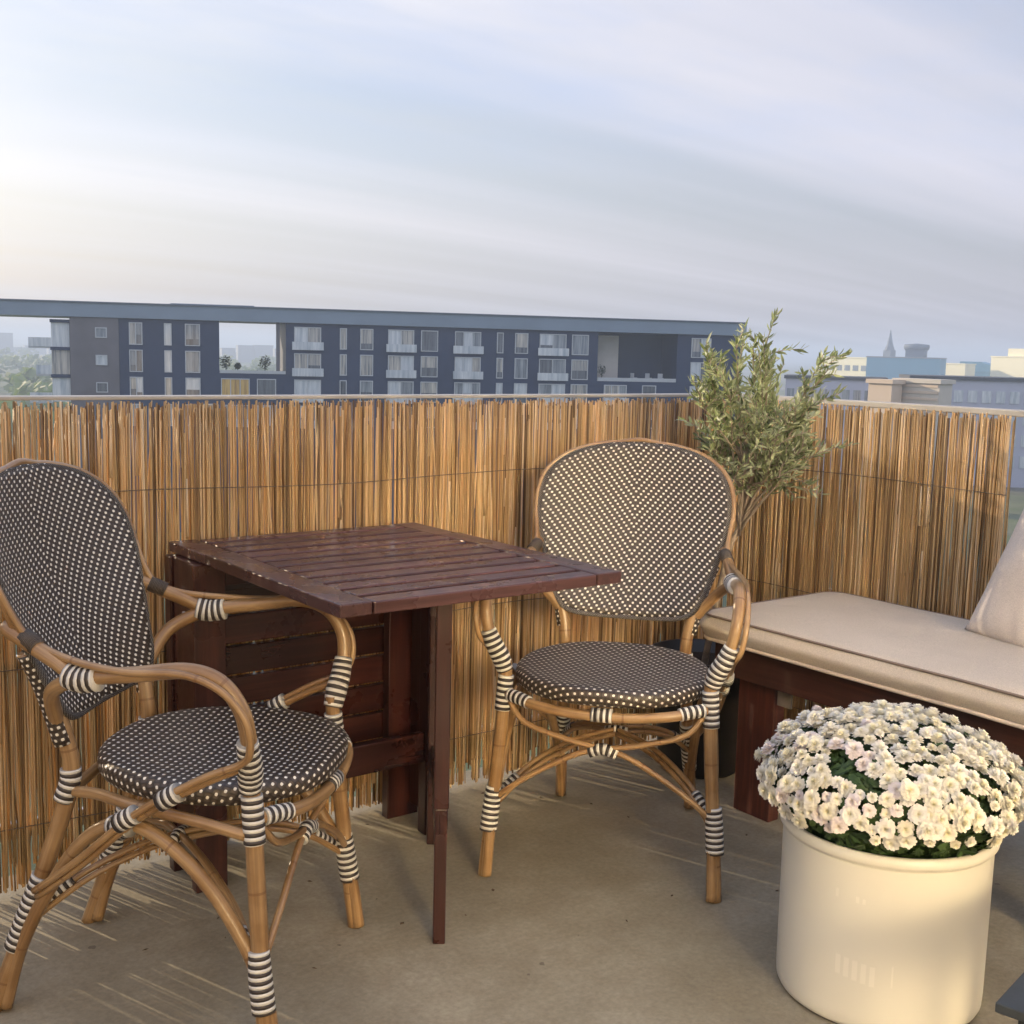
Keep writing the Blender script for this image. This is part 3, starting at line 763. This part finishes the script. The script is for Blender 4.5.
lv = mb.build('leaves', MUM, pl_); lv['kind'] = 'stuff'

def petal_mat(name, col, centre):
    t = NT(name)
    a = t.n('ShaderNodeAttribute', attribute_name='rnd').outputs['Fac']
    c = t.ramp(a, [(0, centre), (.45, tuple((x+y)/2 for x, y in zip(centre, col))), (.8, col), (1, col)])
    t.l(c, t.b.inputs['Base Color']); t.set(Roughness=.7)
    tr = t.n('ShaderNodeBsdfTranslucent'); t.l(c, tr.inputs[0]); ms = t.n('ShaderNodeMixShader'); ms.inputs[0].default_value = .25
    t.l(t.b.outputs[0], ms.inputs[1]); t.l(tr.outputs[0], ms.inputs[2]); t.l(ms.outputs[0], t.out.inputs[0]); return t.m
PETALS = [petal_mat('white_petals', (.92,.90,.84), (.90,.86,.62)), petal_mat('cream_petals', (.92,.89,.78), (.90,.84,.52)), petal_mat('shade_tint_petals', (.92,.86,.84), (.90,.82,.66))]
def blossom_mb(seed):
    rr = random.Random(seed); mb = MB()
    for ring, (R, n, up, hgt) in enumerate(((.0170,17,.02,.0),(.0158,16,.28,.0020),(.0130,14,.58,.0038),(.0095,11,.92,.0052),(.0055,8,1.3,.0060))):
        for k in range(n):
            a = 2*pi*(k+rr.uniform(-.25,.25))/n + ring*.37; u_ = up+rr.uniform(-.18,.18); L = R*rr.uniform(.86,1.08)
            d = Vector((cos(a)*cos(u_), sin(a)*cos(u_), sin(u_))); s_ = Vector((-sin(a), cos(a), 0)); z = Vector((0,0,hgt))
            w_ = .0026+.0010*(4-ring)/4
            up_ = Vector((0,0,1))
            p = [z+s_*-.0006, z+s_*.0006, z+d*L*.6+s_*w_+up_*.0008, z+d*L*.92+s_*w_*.75, z+d*L*1.0, z+d*L*.92-s_*w_*.75, z+d*L*.6-s_*w_+up_*.0008]
            c = z+d*L*.6-up_*.0006
            b = len(mb.v)
            mb.v += [tuple(q) for q in p]+[tuple(c)]
            cv = .12+.17*(4-ring)
            mb.rnd += [cv, cv]+[min(1, cv+.35)]*5+[min(1, cv+.2)]
            for fc in ((0,1,2,7),(7,2,3,4),(7,4,5,6),(0,7,6)):
                mb.f.append(tuple(b+i for i in fc)); mb.uv.append([(0,0)]*len(fc))
    return mb
protos = [blossom_mb(i) for i in range(6)]
pts = []; tries = 0
while len(pts) < 480 and tries < 30000:
    tries += 1
    th = math.acos(rg.uniform(-.22, 1)); ph = rg.uniform(0, 2*pi)
    p, nn = dome(th, ph, 1.0)
    if mnoise.noise(p*15+Vector((3,1,7))) < -.42: continue
    if th > rad(92) and rg.random() < .6: continue
    dmin = .0168 if rg.random() < .6 else .0212
    if all((p-q[0]).length > dmin for q in pts): pts.append((p*(rg.uniform(.98,1.03) if rg.random() < .85 else rg.uniform(1.03,1.09)), nn))
vdir = (Vector((-.045,-2.455,1.128))-(PC+Vector((0,0,.3)))).normalized()
pts.sort(key=lambda q: -(q[1].dot(vdir)))
meshes = {}
rest = [MB() for _ in PETALS]
for i, (p, nn) in enumerate(pts):
    nn2 = (nn+Vector((rg.uniform(-.3,.3),rg.uniform(-.3,.3),rg.uniform(-.1,.3)))).normalized()
    sc = rg.choice((.62,.78,.92,1.0,1.05,1.12)) * .93
    side = nn.dot(Vector((-.55,.35,.1)))     # the shaded flank's cool tint is painted on as pinker petals
    mi = 2 if (side > .15 and rg.random() < .22) else (1 if rg.random() < .55 else 0)
    M = Matrix.Translation(p) @ nn2.to_track_quat('Z','Y').to_matrix().to_4x4() @ Matrix.Rotation(rg.uniform(0,6.28),4,'Z') @ Matrix.Scale(sc,4)
    vi = i % 6
    if i < 100:
        key = (vi, mi)
        if key not in meshes: 
            o = protos[vi].build('blossom', PETALS[mi], pl_); meshes[key] = o.data
        else:
            o = bpy.data.objects.new('blossom', meshes[key]); COL.objects.link(o); o.parent = pl_
        o.matrix_local = M
    else:
        src = protos[vi]; b = rest[mi]; base = len(b.v)
        b.v += [tuple(M @ Vector(q)) for q in src.v]; b.rnd += src.rnd; b.f += [tuple(base+k for k in fc) for fc in src.f]; b.uv += src.uv
me = None
ob = MB(); 
for mi, b in enumerate(rest):
    base = len(ob.v); ob.v += b.v; ob.rnd += b.rnd; ob.f += [tuple(base+k for k in fc) for fc in b.f]; ob.uv += b.uv
o = ob.build('blossoms', PETALS[0], pl_); o['kind'] = 'stuff'
o.data.materials.append(PETALS[1]); o.data.materials.append(PETALS[2])
idx = [0]*len(rest[0].f)+[1]*len(rest[1].f)+[2]*len(rest[2].f); o.data.polygons.foreach_set('material_index', idx)

# ------------------------------------------------------------------ olive tree in its pot
TC = Vector((2.30,-.22,0))
op_ = empty('tree_pot', TC, label='black plastic pot in the railing corner holding the small olive tree', cat='flower pot')
mb = MB(); mb.lathe([(0,.003),(.105,.003),(.110,.01),(.142,.30),(.150,.302),(.150,.325),(.140,.325),(.134,.29),(0,.285)], 48); mb.build('pot_body', BLACKP, op_, True)
mb = MB(); mb.lathe([(0,.292),(.07,.294),(.134,.291)], 24); mb.build('soil', SOIL, op_, True)
ot = empty('olive_tree', TC+Vector((0,0,.29)), label='small olive tree with narrow grey-green leaves in the railing corner', cat='tree')
ro = random.Random(12)
def LP(x, y, z): return Vector((x,y,z))-TC-Vector((0,0,.29))
trunk = [LP(2.30,-.22,.27), LP(2.30,-.255,.45), LP(2.305,-.29,.62), LP(2.31,-.325,.70), LP(2.315,-.345,.84)]
mb = MB(); mb.tube(trunk, [.010,.009,.0085,.007,.006], 10)
ends = []
CC = Vector((2.275,-.37,.975)); CR = Vector((.165,.165,.200))
anch = []
for i in range(30):
    th = math.acos(ro.uniform(-.75,1)); ph = ro.uniform(0,2*pi)
    e = CC+Vector((CR.x*sin(th)*cos(ph), CR.y*sin(th)*sin(ph), CR.z*cos(th)))*ro.uniform(.72,1.03)
    anch.append(e)
anch += [CC+Vector(q) for q in ((-.10,-.05,-.16),(.05,-.08,-.18),(.12,-.05,-.15),(-.05,-.04,-.19),(.10,-.09,-.05),(.0,-.03,.168),(-.05,-.04,.150),(.06,-.0,.155),(.16,-.09,.165),(.17,-.10,.125),(-.165,-.0,.12),(-.15,.02,.15),(-.17,.02,.04),(.14,-.09,-.10),(.11,-.08,-.13),(-.15,.0,-.08),(.15,-.05,-.03))]
def clampw(p):
    q = Vector(p)
    if q.z < 1.04:
        q.x = min(q.x, XC-.02); q.y = min(q.y, -.012)
    return q
twigs = []
for e in anch:
    st = trunk[3].lerp(trunk[4], ro.uniform(-.3,1))+TC+Vector((0,0,.29))
    mid = st.lerp(e, .5)+Vector((ro.uniform(-.03,.03), ro.uniform(-.03,.03), ro.uniform(-.01,.05)))
    path = [clampw(q) for q in (st, st.lerp(mid,.5)+Vector((0,0,.01)), mid, mid.lerp(e,.55), e)]
    mb.tube([q-TC-Vector((0,0,.29)) for q in path], [.0042,.0034,.0027,.0018,.001], 6, sub=3)
    twigs.append(path)
    for k in range(5):
        i = ro.choice((1,2,2,3,3)); b0 = path[i].lerp(path[i+1], ro.random())
        dv = (e-st).normalized()*ro.uniform(.3,1)+Vector((ro.uniform(-1,1),ro.uniform(-1,1),ro.uniform(-.3,1)))
        e2 = b0+dv.normalized()*ro.uniform(.05,.11)
        p2 = [clampw(q) for q in (b0, b0.lerp(e2,.5)+Vector((0,0,.006)), e2)]
        mb.tube([q-TC-Vector((0,0,.29)) for q in p2], [.0016,.0012,.0007], 5, sub=2); twigs.append(p2)
mb.build('trunk', BARK, ot, True)
mb = MB()
def leaf(p, d, ln, wd, shade):
    d = d.normalized(); s_ = d.cross(Vector((ro.uniform(-1,1),ro.uniform(-1,1),ro.uniform(-.2,1)))).normalized(); nn = s_.cross(d)
    cv = ro.uniform(-.10,.18)*ln
    q = [p, p+d*ln*.3+s_*wd+nn*cv*.5, p+d*ln*.65+s_*wd*.8+nn*cv*.8, p+d*ln-nn*cv*.2, p+d*ln*.65-s_*wd*.8+nn*cv*.8, p+d*ln*.3-s_*wd+nn*cv*.5, p+d*ln*.3-nn*wd*.3+nn*cv*.5, p+d*ln*.65-nn*wd*.3+nn*cv*.8]
    q = [clampw(x)-TC-Vector((0,0,.29)) for x in q]
    mb.add(q, [(0,6,1),(0,5,6),(6,7,2,1),(5,4,7,6),(7,3,2),(4,3,7)], None, shade)
for path in twigs:
    L = sum((path[i+1]-path[i]).length for i in range(len(path)-1)); n = int(L/.0046)
    tone = ro.random()
    for k in range(n):
        t = k/n
        if len(path) == 5 and t < .35: continue
        seg = t*(len(path)-1); i = min(int(seg), len(path)-2); p = path[i].lerp(path[i+1], seg-i)
        ax = (path[i+1]-path[i]).normalized()
        side = ax.cross(Vector((ro.uniform(-1,1),ro.uniform(-1,1),ro.uniform(-1,1)))).normalized()
        low = p.z < .93
        if low and ro.random() < .35: continue
        leaf(p, ax*ro.uniform(.5,1.1)+side*ro.uniform(.5,1.0)+Vector((0,0,.15)), ro.uniform(.017,.035), ro.uniform(.0023,.0040), min(1,max(0,ro.gauss(.25+.45*tone,.22))))
mb.build('crown', OLIVE, ot)

rd = random.Random(77); mb = MB()
for i in range(46):
    c = Vector((rd.uniform(.4,2.1), rd.uniform(-1.7,-.06), .001)); a_ = rd.uniform(0,6.28); ln = rd.uniform(.002,.008); w_ = ln*rd.uniform(.2,.7)
    d = Vector((cos(a_),sin(a_),0)); s_ = Vector((-sin(a_),cos(a_),0)); zz = Vector((0,0,rd.uniform(.001,.003)))
    mb.add([c-d*ln, c+s_*w_, c+d*ln, c-s_*w_, c+zz], [(0,3,4),(3,2,4),(2,1,4),(1,0,4),(0,1,2,3)], None, rd.random())
o = mb.build('floor_debris', plain('dry_leaf_bits', (.10,.065,.035), .9, .5, 90)); tag(o, 'tiny dry leaf bits and grit scattered over the concrete floor', 'debris', kind='stuff')

# ------------------------------------------------------------------ low dark table at the lower right
lt = empty('low_side_table', (1.55,-1.80,0), rz=rad(0), label='low dark slate side table at the lower right edge beside the cream pot', cat='side table')
a = rad(-30)
LM = Matrix.Translation((1.354-1.55,-1.668+1.80,0)) @ Matrix.Rotation(rad(-78), 4, 'Z')
mb = MB(); mb.box(0,.36,0,.36,.286,.30, M=LM); mb.build('table_top', SLATE, lt, False, .002)
for (x, y) in ((.035,.035),(.325,.035),(.035,.325),(.325,.325)):
    mb = MB(); mb.box(x-.012,x+.012,y-.012,y+.012,0,.2855, M=LM); mb.build('leg', BLACKP, lt, False, .002)

# ------------------------------------------------------------------ the town beyond
GZ = -20.0
def ground_mat():
    t = NT('ground_mix'); v = t.coord('Object')
    n = t.noise(v, .012, 6, .65); n2 = t.noise(v, .09, 4, .6)
    c = t.ramp(n, [(.35,(.05,.075,.025)),(.5,(.09,.115,.04)),(.6,(.16,.15,.10)),(.7,(.20,.19,.17))])
    t.l(t.mix(1.0, c, t.ramp(n2, [(.3,.6),(.7,1.3)]), 'MULTIPLY'), t.b.inputs['Base Color']); t.set(Roughness=.95); return t.m
mb = MB(); mb.box(-9000, 9000, -9000, 9000, GZ-.5, GZ); o = mb.build('ground', ground_mat()); tag(o, kind='structure')
# the house this balcony belongs to
mb = MB(); mb.box(-12, 2.74, -14, .09, GZ, -.222); mb.box(-12,-3.21,-14,-4.41,-.22,3.2); o = mb.build('apartment_block', PLASTER); tag(o, 'yellow apartment block carrying the balcony, seen below the railing', 'building')

NAVY = plain('navy_cladding', (.010,.027,.078), .5, .10, .3); NAVY2 = plain('grey_brown_cladding', (.13,.125,.14), .6, .15, .3)
BAND = plain('roof_band_metal', (.20,.26,.33), .4, .08, .2); FRAME = plain('grey_window_frame', (.45,.48,.50), .5, .05, 1)
PANES = [mat_pane('pane_pale', (.34,.40,.45), (.72,.75,.75), 1.0), mat_pane('pane_curtain', (.10,.12,.14), (.62,.58,.50), 5.0, 2.5), mat_pane('pane_dim', (.06,.08,.11), (.36,.40,.42), 9.0, 1.8), mat_pane('pane_amber', (.30,.16,.03), (.80,.55,.16), 3.0, 1.8), mat_pane('pane_dark', (.02,.03,.05), (.16,.18,.20), 7.0, 1.8)]
ab = empty('long_apartment_building', (51.26,125.36,0), rz=rad(-21.94), label='long dark navy apartment building with pale windows behind the reed screen', cat='building')
def B(specs, name, mat, parent=ab, bev=0):
    mb = MB()
    for q in specs: mb.box(*q)
    return mb.build(name, mat, parent, False, bev)
D0, D1 = 0, 13.0
# solid wings below and beside the cut-out terraces (local x along the front, y = depth)
B([(-12.4,3.15,D0,D1,GZ,3.45),(3.15,10.4,D0,D1,GZ,-2.25),(10.4,47.2,D0,D1,GZ,3.45),(47.2,57.4,D0+5.0,D1,-2.4,3.45),(47.2,57.4,D0,D1,GZ,-2.4),(57.4,66.0,D0,D1,GZ,3.45)], 'wall', NAVY)
B([(-12.38,-7.4,-.15,-.01,GZ,3.44)], 'wall_panel', NAVY2)
B([(-60,-47,-.3,D1+.3,GZ,3.45),(-60,66.3,-.35,D1+.35,3.47,4.95)], 'roof', BAND)
B([(-60,66.3,-.5,D1+.5,4.97,5.12)], 'parapet_cap', plain('parapet_cap', (.10,.13,.17), .5))
for (rx, rz_) in ((-2,.12),):
    B([(rx, rx+(1.0 if rz_ > .3 else 9), 1, 3, 5.13, 5.13+rz_)], 'roof_step', BAND)
B([(9.35,9.75,.2,.6,-2.24,3.45)], 'column', NAVY2); B([(3.2,10.35,-.05,.02,-2.24,-1.9)], 'terrace_kerb', FRAME); B([(47.25,57.35,-.05,.02,-2.38,-1.95)], 'terrace_kerb', FRAME)
B([(47.5,50.7,2.5,4.9,-2.38,3.1)], 'stair_tower', plain('pale_stucco', (.50,.47,.42), .8, .1, .5))
rw = random.Random(4)
def window(x0, x1, z0, z1, mi, div=1, y=0):
    fr = B([(x0,x1,y-.10,y-.005,z0,z0+.10),(x0,x1,y-.10,y-.005,z1-.10,z1),(x0,x0+.10,y-.10,y-.005,z0+.101,z1-.101),(x1-.10,x1,y-.10,y-.005,z0+.101,z1-.101)] + [(x0+(x1-x0)*k/div-.05,x0+(x1-x0)*k/div+.05,y-.095,y-.005,z0+.101,z1-.101) for k in range(1, div)], 'window', FRAME)
    for k in range(div):
        xa = x0+(x1-x0)*k/div+.052; xb = x0+(x1-x0)*(k+1)/div-.052; mk = mi if mi == 3 else rw.choice((mi, 0, 1, 2, 4))
        hh = rw.choice((0,0,.3,.45)) if mi != 3 else 0; zm = z0+.05+(z1-z0-.1)*hh
        B([(xa,xb,y-.05,y-.012,zm,z1-.05)], 'pane', PANES[mk], fr)
        if hh: B([(xa,xb,y-.052,y-.013,z0+.05,zm-.01)], 'pane', PANES[4], fr)
    if x1-x0 > 2.6 and mi != 3:   # French balcony glass in front of the wide windows
        B([(x0-.25,x1+.25,y-.42,y-.38,z0-.15,z0+.75)], 'glass_rail', PANES[0], fr)
cols = [(-6.35,-4.95,2),(-2.7,-1.9,1),(-.5,1.1,1),(11.3,14.3,2),(16.4,17.2,1),(18.7,20.2,1),(21.9,24.9,2),(25.7,27.7,1),(29.7,32.8,3),(34.7,35.5,1),(36.9,38.5,1),(39.9,43.2,2),(43.9,46.0,1),(59.2,61.8,2)]
for fl in range(4):
    zt_ = 3.05-2.93*fl
    for (a0, a1, dv) in cols:
        window(a0, a1, zt_-2.4, zt_, rw.choice((0,0,1,1,2)), dv)
for fl in range(2):
    zt_ = -2.81-2.93*fl
    window(3.3, 6.4, zt_-2.3, zt_, 3 if fl == 0 else 1, 3); window(7.2, 9.3, zt_-2.3, zt_, 0, 1)
    window(48.1, 51.0, zt_-2.3, zt_, 1, 3); window(53.0, 54.8, zt_-2.3, zt_, 2, 1)
for fl in range(3):
    zt_ = 2.6-2.93*fl; window(-9.8, -8.6, zt_-1.3, zt_-.2, 0, 1, y=-.15)
    # corner glazing and open balconies at the left end
    fr = B([(-14.3,-12.45,.3,4.0,zt_-2.35,zt_+.2)], 'corner_glazing', PANES[fl % 2])
    B([(-14.4,-12.41,.1,4.2,zt_+.21,zt_+.55)], 'floor_edge', NAVY)
    bl = B([(-16.6 if fl != 1 else -15.9,-14.31,.3,3.6,zt_-2.55,zt_-2.38)], 'balcony', FRAME)
    B([(-16.6 if fl != 1 else -15.9,-14.32,.25,.30,zt_-2.37,zt_-1.4)], 'glass_rail', PANES[0], bl)
# plants and furniture of the two roof terraces
TERR = mat_leaf('terrace_foliage', (.02,.04,.015), (.05,.07,.03), (.10,.12,.05))
def clump(c, sx, sz, n, rg, leaf_size):
    mb = MB()
    for i in range(n):
        p = Vector((rg.gauss(0,1), rg.gauss(0,1), rg.gauss(0,1))); p = p.normalized()*rg.random()**.4
        lump = 1+.35*mnoise.noise(p*2.3+Vector((c[0], c[1], 0)))
        q = Vector((c[0]+p.x*sx*lump, c[1]+p.y*sx*lump, c[2]+p.z*sz*lump))
        a_ = Vector((rg.uniform(-1,1),rg.uniform(-1,1),rg.uniform(-1,1))).normalized(); b_ = a_.orthogonal().normalized()
        s_ = leaf_size*rg.uniform(.5,1.2)
        mb.add([q-a_*s_, q+b_*s_*.6, q+a_*s_, q-b_*s_*.6], [(0,1,2,3)], None, rg.random())
    return mb
rp = random.Random(8)
for (x, h) in ((3.9,1.5),(5.2,.8),(8.2,1.6)):
    ws = Vector((51.26,125.36,0)) + Matrix.Rotation(rad(-21.94),3,'Z') @ Vector((x,2.0,-1.9))
    mb = clump((0,0,h*.55), h*.45, h*.5, 260, rp, .13); mb.tube([(0,0,-.34),(0,0,h*.5)], .05, 6, smooth=False)
    o = mb.build('terrace_shrub', TERR); o.location = ws
    tag(o, {1.5:'dark green shrub at the left end of the open roof terrace',.8:'low shrub beside the tallest plant on the open roof terrace',1.6:'round shrub near the column of the open roof terrace'}[h], 'shrub', 'shrubs on the roof terrace')
bw = Vector((51.26,125.36,0)) + Matrix.Rotation(rad(-21.94),3,'Z') @ Vector((48.2,1.2,-2.0))
mb = clump((0,0,.9), .5, .7, 200, rp, .12); mb.tube([(0,0,-.38),(0,0,.9)], .05, 6, smooth=False); o = mb.build('terrace_shrub', TERR); o.location = bw; tag(o, 'small potted shrub in front of the pale stair tower on the dark recessed terrace', 'shrub')
for x in (52.5, 54.4, 56.0):
    ws = Vector((51.26,125.36,0)) + Matrix.Rotation(rad(-21.94),3,'Z') @ Vector((x,1.6,-2.38))
    t_ = empty('patio_chair', ws, rz=rad(-22+x*9), label='pale garden chair %s the dark recessed roof terrace' % {52.5:'at the left of',54.4:'in the middle of',56.0:'at the right of'}[x], cat='chair', group='garden chairs on the recessed terrace')
    mb = MB(); mb.box(-.3,.3,-.3,.3,.40,.46); mb.build('seat', FRAME, t_); mb = MB(); mb.box(-.3,.3,.25,.31,.461,1.0); mb.build('backrest', FRAME, t_)
    for sx_ in (-.27,.27):
        for sy_ in (-.27,.27): mb = MB(); mb.box(sx_-.025,sx_+.025,sy_-.025,sy_+.025,0,.399); mb.build('leg', FRAME, t_)

# other buildings: bearing from the camera, distance, width, depth, height above eye level zero, facing
CX = Vector((-.045,-2.455,0))
YEL = plain('pale_yellow_render', (.85,.80,.55), .8, .05, .05); BLU = plain('blue_grey_cladding', (.12,.33,.46), .7, .06, .05)
LAV = plain('lavender_grey_panel', (.42,.44,.52), .7, .06, .05); CRE = plain('cream_brick', (.62,.50,.38), .85, .05, .2); SLT = plain('far_slate', (.10,.13,.17), .7, .05, .05)
FARB = plain('far_concrete', (.30,.32,.35), .8, .1, .02); DARKR = plain('dark_roof_edge', (.05,.055,.065), .6)
def building(bear, dist, w_, dp, zt, mat, label, turn=0.0, rows=(), group=None, name='town_building', roofmat=None, wcol=2, cap=.6):
    b = rad(bear); c = CX + Vector((sin(b), cos(b), 0))*dist
    root = empty(name, (c.x, c.y, GZ), rz=-b+rad(turn), label=label, cat='building', group=group)
    H = zt-GZ
    mb = MB(); mb.box(-w_/2, w_/2, 0, dp, 0, H-cap); mb.build('wall', mat, root)
    mb = MB(); mb.box(-w_/2-.3, w_/2+.3, -.3, dp+.3, H-cap+.01, H); mb.build('roof', roofmat or mat, root)
    for (z0, z1, nn) in rows:
        for k in range(nn):
            x_ = -w_/2 + w_*(k+.5)/nn; ww = w_/nn*.33
            mb = MB(); mb.box(x_-ww, x_+ww, -.12, -.01, z0-GZ, z1-GZ); mb.build('window', PANES[wcol], root)
    return root
building(52.06,700,34,12,1.5,YEL,'pale yellow flat-roofed block left of the blue building on the skyline', -40, [(-6,-3,6)])
building(54.63,650,36,28,2.2,BLU,'broad teal-blue block in the middle of the right-hand skyline', -8, roofmat=FARB)
dr = building(55.12,668,9.5,11,6.2,SLT,'small slate-blue roof house above the teal-blue block', -8)
mb = MB(); mb.lathe([(0,0),(6.2,0),(6.6,1.5),(6.2,2.6),(0,3.2)], 28, (0,5.5,26.2)); mb.build('rounded_top', SLT, dr, True)
b = rad(54.03); c = CX+Vector((sin(b),cos(b),0))*900
spx = empty('church_spire', (c.x,c.y,GZ), label='thin pointed grey church spire rising above the right-hand skyline', cat='church')
mb = MB(); mb.box(-3,3,-3,3,0,27); mb.build('tower', SLT, spx); mb = MB(); mb.lathe([(3.6,27.01),(2.2,31),(1.1,36),(.25,41),(0,41.5)], 8); mb.build('spire', SLT, spx)
building(56.65,700,20,8,-.5,YEL,'narrow pale yellow block right of the teal-blue building', -40)
bb = building(58.06,725,26,20,-4.5,BLU,'teal building with a slanting roof between two pale yellow blocks', -8)
mb = MB(); mb.add([(-13,0,15.5),(13,0,15.5),(-13,20,15.5),(13,20,15.5),(-13,0,20.6),(-13,20,20.6),(-2,0,20.6),(-2,20,20.6)], [(0,1,6,4),(2,5,7,3),(0,4,5,2),(4,6,7,5),(6,1,3,7)]); mb.build('slanting_roof', BLU, bb)
y7 = building(59.39,690,34,14,3.9,YEL,'large pale yellow block at the far right of the skyline', -40)
mb = MB(); mb.box(-8,16,2,12,24.0,28.0); mb.build('penthouse', YEL, y7)
building(59.69,220,36,14,-1.6,LAV,'long lavender-grey office building with dark roof edge behind the short reed screen', 12, [(-5.9+0-3.6*i,-3.9-3.6*i,16) for i in range(4)], roofmat=DARKR, wcol=0)
building(51.75,232,18,12,-2.4,LAV,'low grey slab with a dark roof edge behind the olive tree', 0, [(-6.8,-4.8,9)], roofmat=DARKR)
building(53.72,180,3.9,2.5,-1.8,CRE,'small square cream brick house beside the ribbed pale one', -35)
cb_ = building(55.30,180.5,7.4,3,-1.6,plain('ribbed_panel',(.55,.50,.42),.7,.05,.5),'low pale building with ribbed panel front, right of the cream brick one', -35)
for k in range(8):
    mb = MB(); mb.box(-3.5,3.5,-.10,-.01,17.6-k*.9-.35,17.6-k*.9); mb.build('rib', CRE, cb_)
building(13.91,1500,26,20,6.0,FARB,'tall hazy tower block at the far left on the horizon', 10, name='far_tower')
for i, (be, di, w_, z_, lb) in enumerate(((14.62,1700,21,-11.5,'low hazy blue block just right of the tall tower'),(15.3,1700,26,-8.8,'widest low hazy block in the left gap of the skyline'),(16.1,1650,15,-9.5,'low hazy block next to the end of the navy building'),
    (23.6,1300,14,-4.5,'small hazy block at the left in the roof terrace opening'),(24.4,1350,18,-1.4,'higher hazy block in the middle of the roof terrace opening'),(25.2,1350,20,-.8,'highest hazy block in the roof terrace opening'),(25.95,1300,12,-4.0,'small hazy block beside the column of the roof terrace opening'))):
    building(be, di, w_, 16, z_, FARB, lb, 8, name='far_building', group='hazy blocks on the horizon')
# far-off wood
rt = random.Random(31); mb = MB()
for i in range(460):
    be = rad(rt.uniform(8,34)); di = rt.uniform(230,1900)**1.0
    c = CX+Vector((sin(be),cos(be),0))*di; h = rt.uniform(6,11); 
    tone = rt.random()*.55
    for k in range(34):
        p = Vector((rt.gauss(0,1),rt.gauss(0,1),rt.gauss(0,1))).normalized()*rt.random()**.35
        q = Vector((c.x+p.x*h*.75, c.y+p.y*h*.75, GZ+h*.6+p.z*h*.45)); a_ = Vector((rt.uniform(-1,1),rt.uniform(-1,1),rt.uniform(-.4,.4))).normalized(); b_ = a_.orthogonal().normalized(); s_ = h*rt.uniform(.16,.30)
        mb.add([q-a_*s_, q+b_*s_*.8, q+a_*s_, q-b_*s_*.8], [(0,1,2,3)], None, tone+rt.random()*.45)
o = mb.build('far_woodland', mat_leaf('woodland_leaves', (.05,.085,.02), (.12,.17,.03), (.25,.27,.06))); tag(o, 'hazy green woodland far beyond the left end of the navy building', 'woodland', kind='stuff')
# low hills on the horizon
mb = MB(); vs_, fs_ = [], []
for i in range(121):
    be = rad(-20+i*1.0); di = 5200; c = CX+Vector((sin(be),cos(be),0))*di
    h = 14+16*mnoise.noise(Vector((i*.21,3,1)))
    for (kk, hh) in ((1.0,0),(1.04,h),(1.12,h*.6),(1.2,0)): vs_.append((c.x*kk, c.y*kk, GZ-.2+hh))
for i in range(120):
    for j in range(3): fs_.append((i*4+j, i*4+4+j, i*4+5+j, i*4+1+j))
mb.add(vs_, fs_); o = mb.build('hills', plain('hill_green', (.07,.09,.05), .95, .2, .002), smooth=True); tag(o, kind='structure')

# ------------------------------------------------------------------ haze
hm = bpy.data.materials.new('haze_air'); hm.use_nodes = True; hn = hm.node_tree; hn.nodes.clear()
ho = hn.nodes.new('ShaderNodeOutputMaterial'); hv = hn.nodes.new('ShaderNodeVolumePrincipled'); hv.inputs['Color'].default_value = (.66,.80,1.0,1); hv.inputs['Density'].default_value = .0008; hv.inputs['Anisotropy'].default_value = .15
hn.links.new(hv.outputs[0], ho.inputs['Volume'])
mb = MB(); mb.box(-9500, 9500, -9500, 9500, GZ-1.5, 26.0); o = mb.build('haze', hm); tag(o, 'pale blue haze over the town and the horizon', 'haze', kind='stuff')
S.cycles.volume_bounces = 0
S.cycles.sample_clamp_indirect = 0; S.cycles.caustics_reflective = True; S.cycles.blur_glossy = 0.0
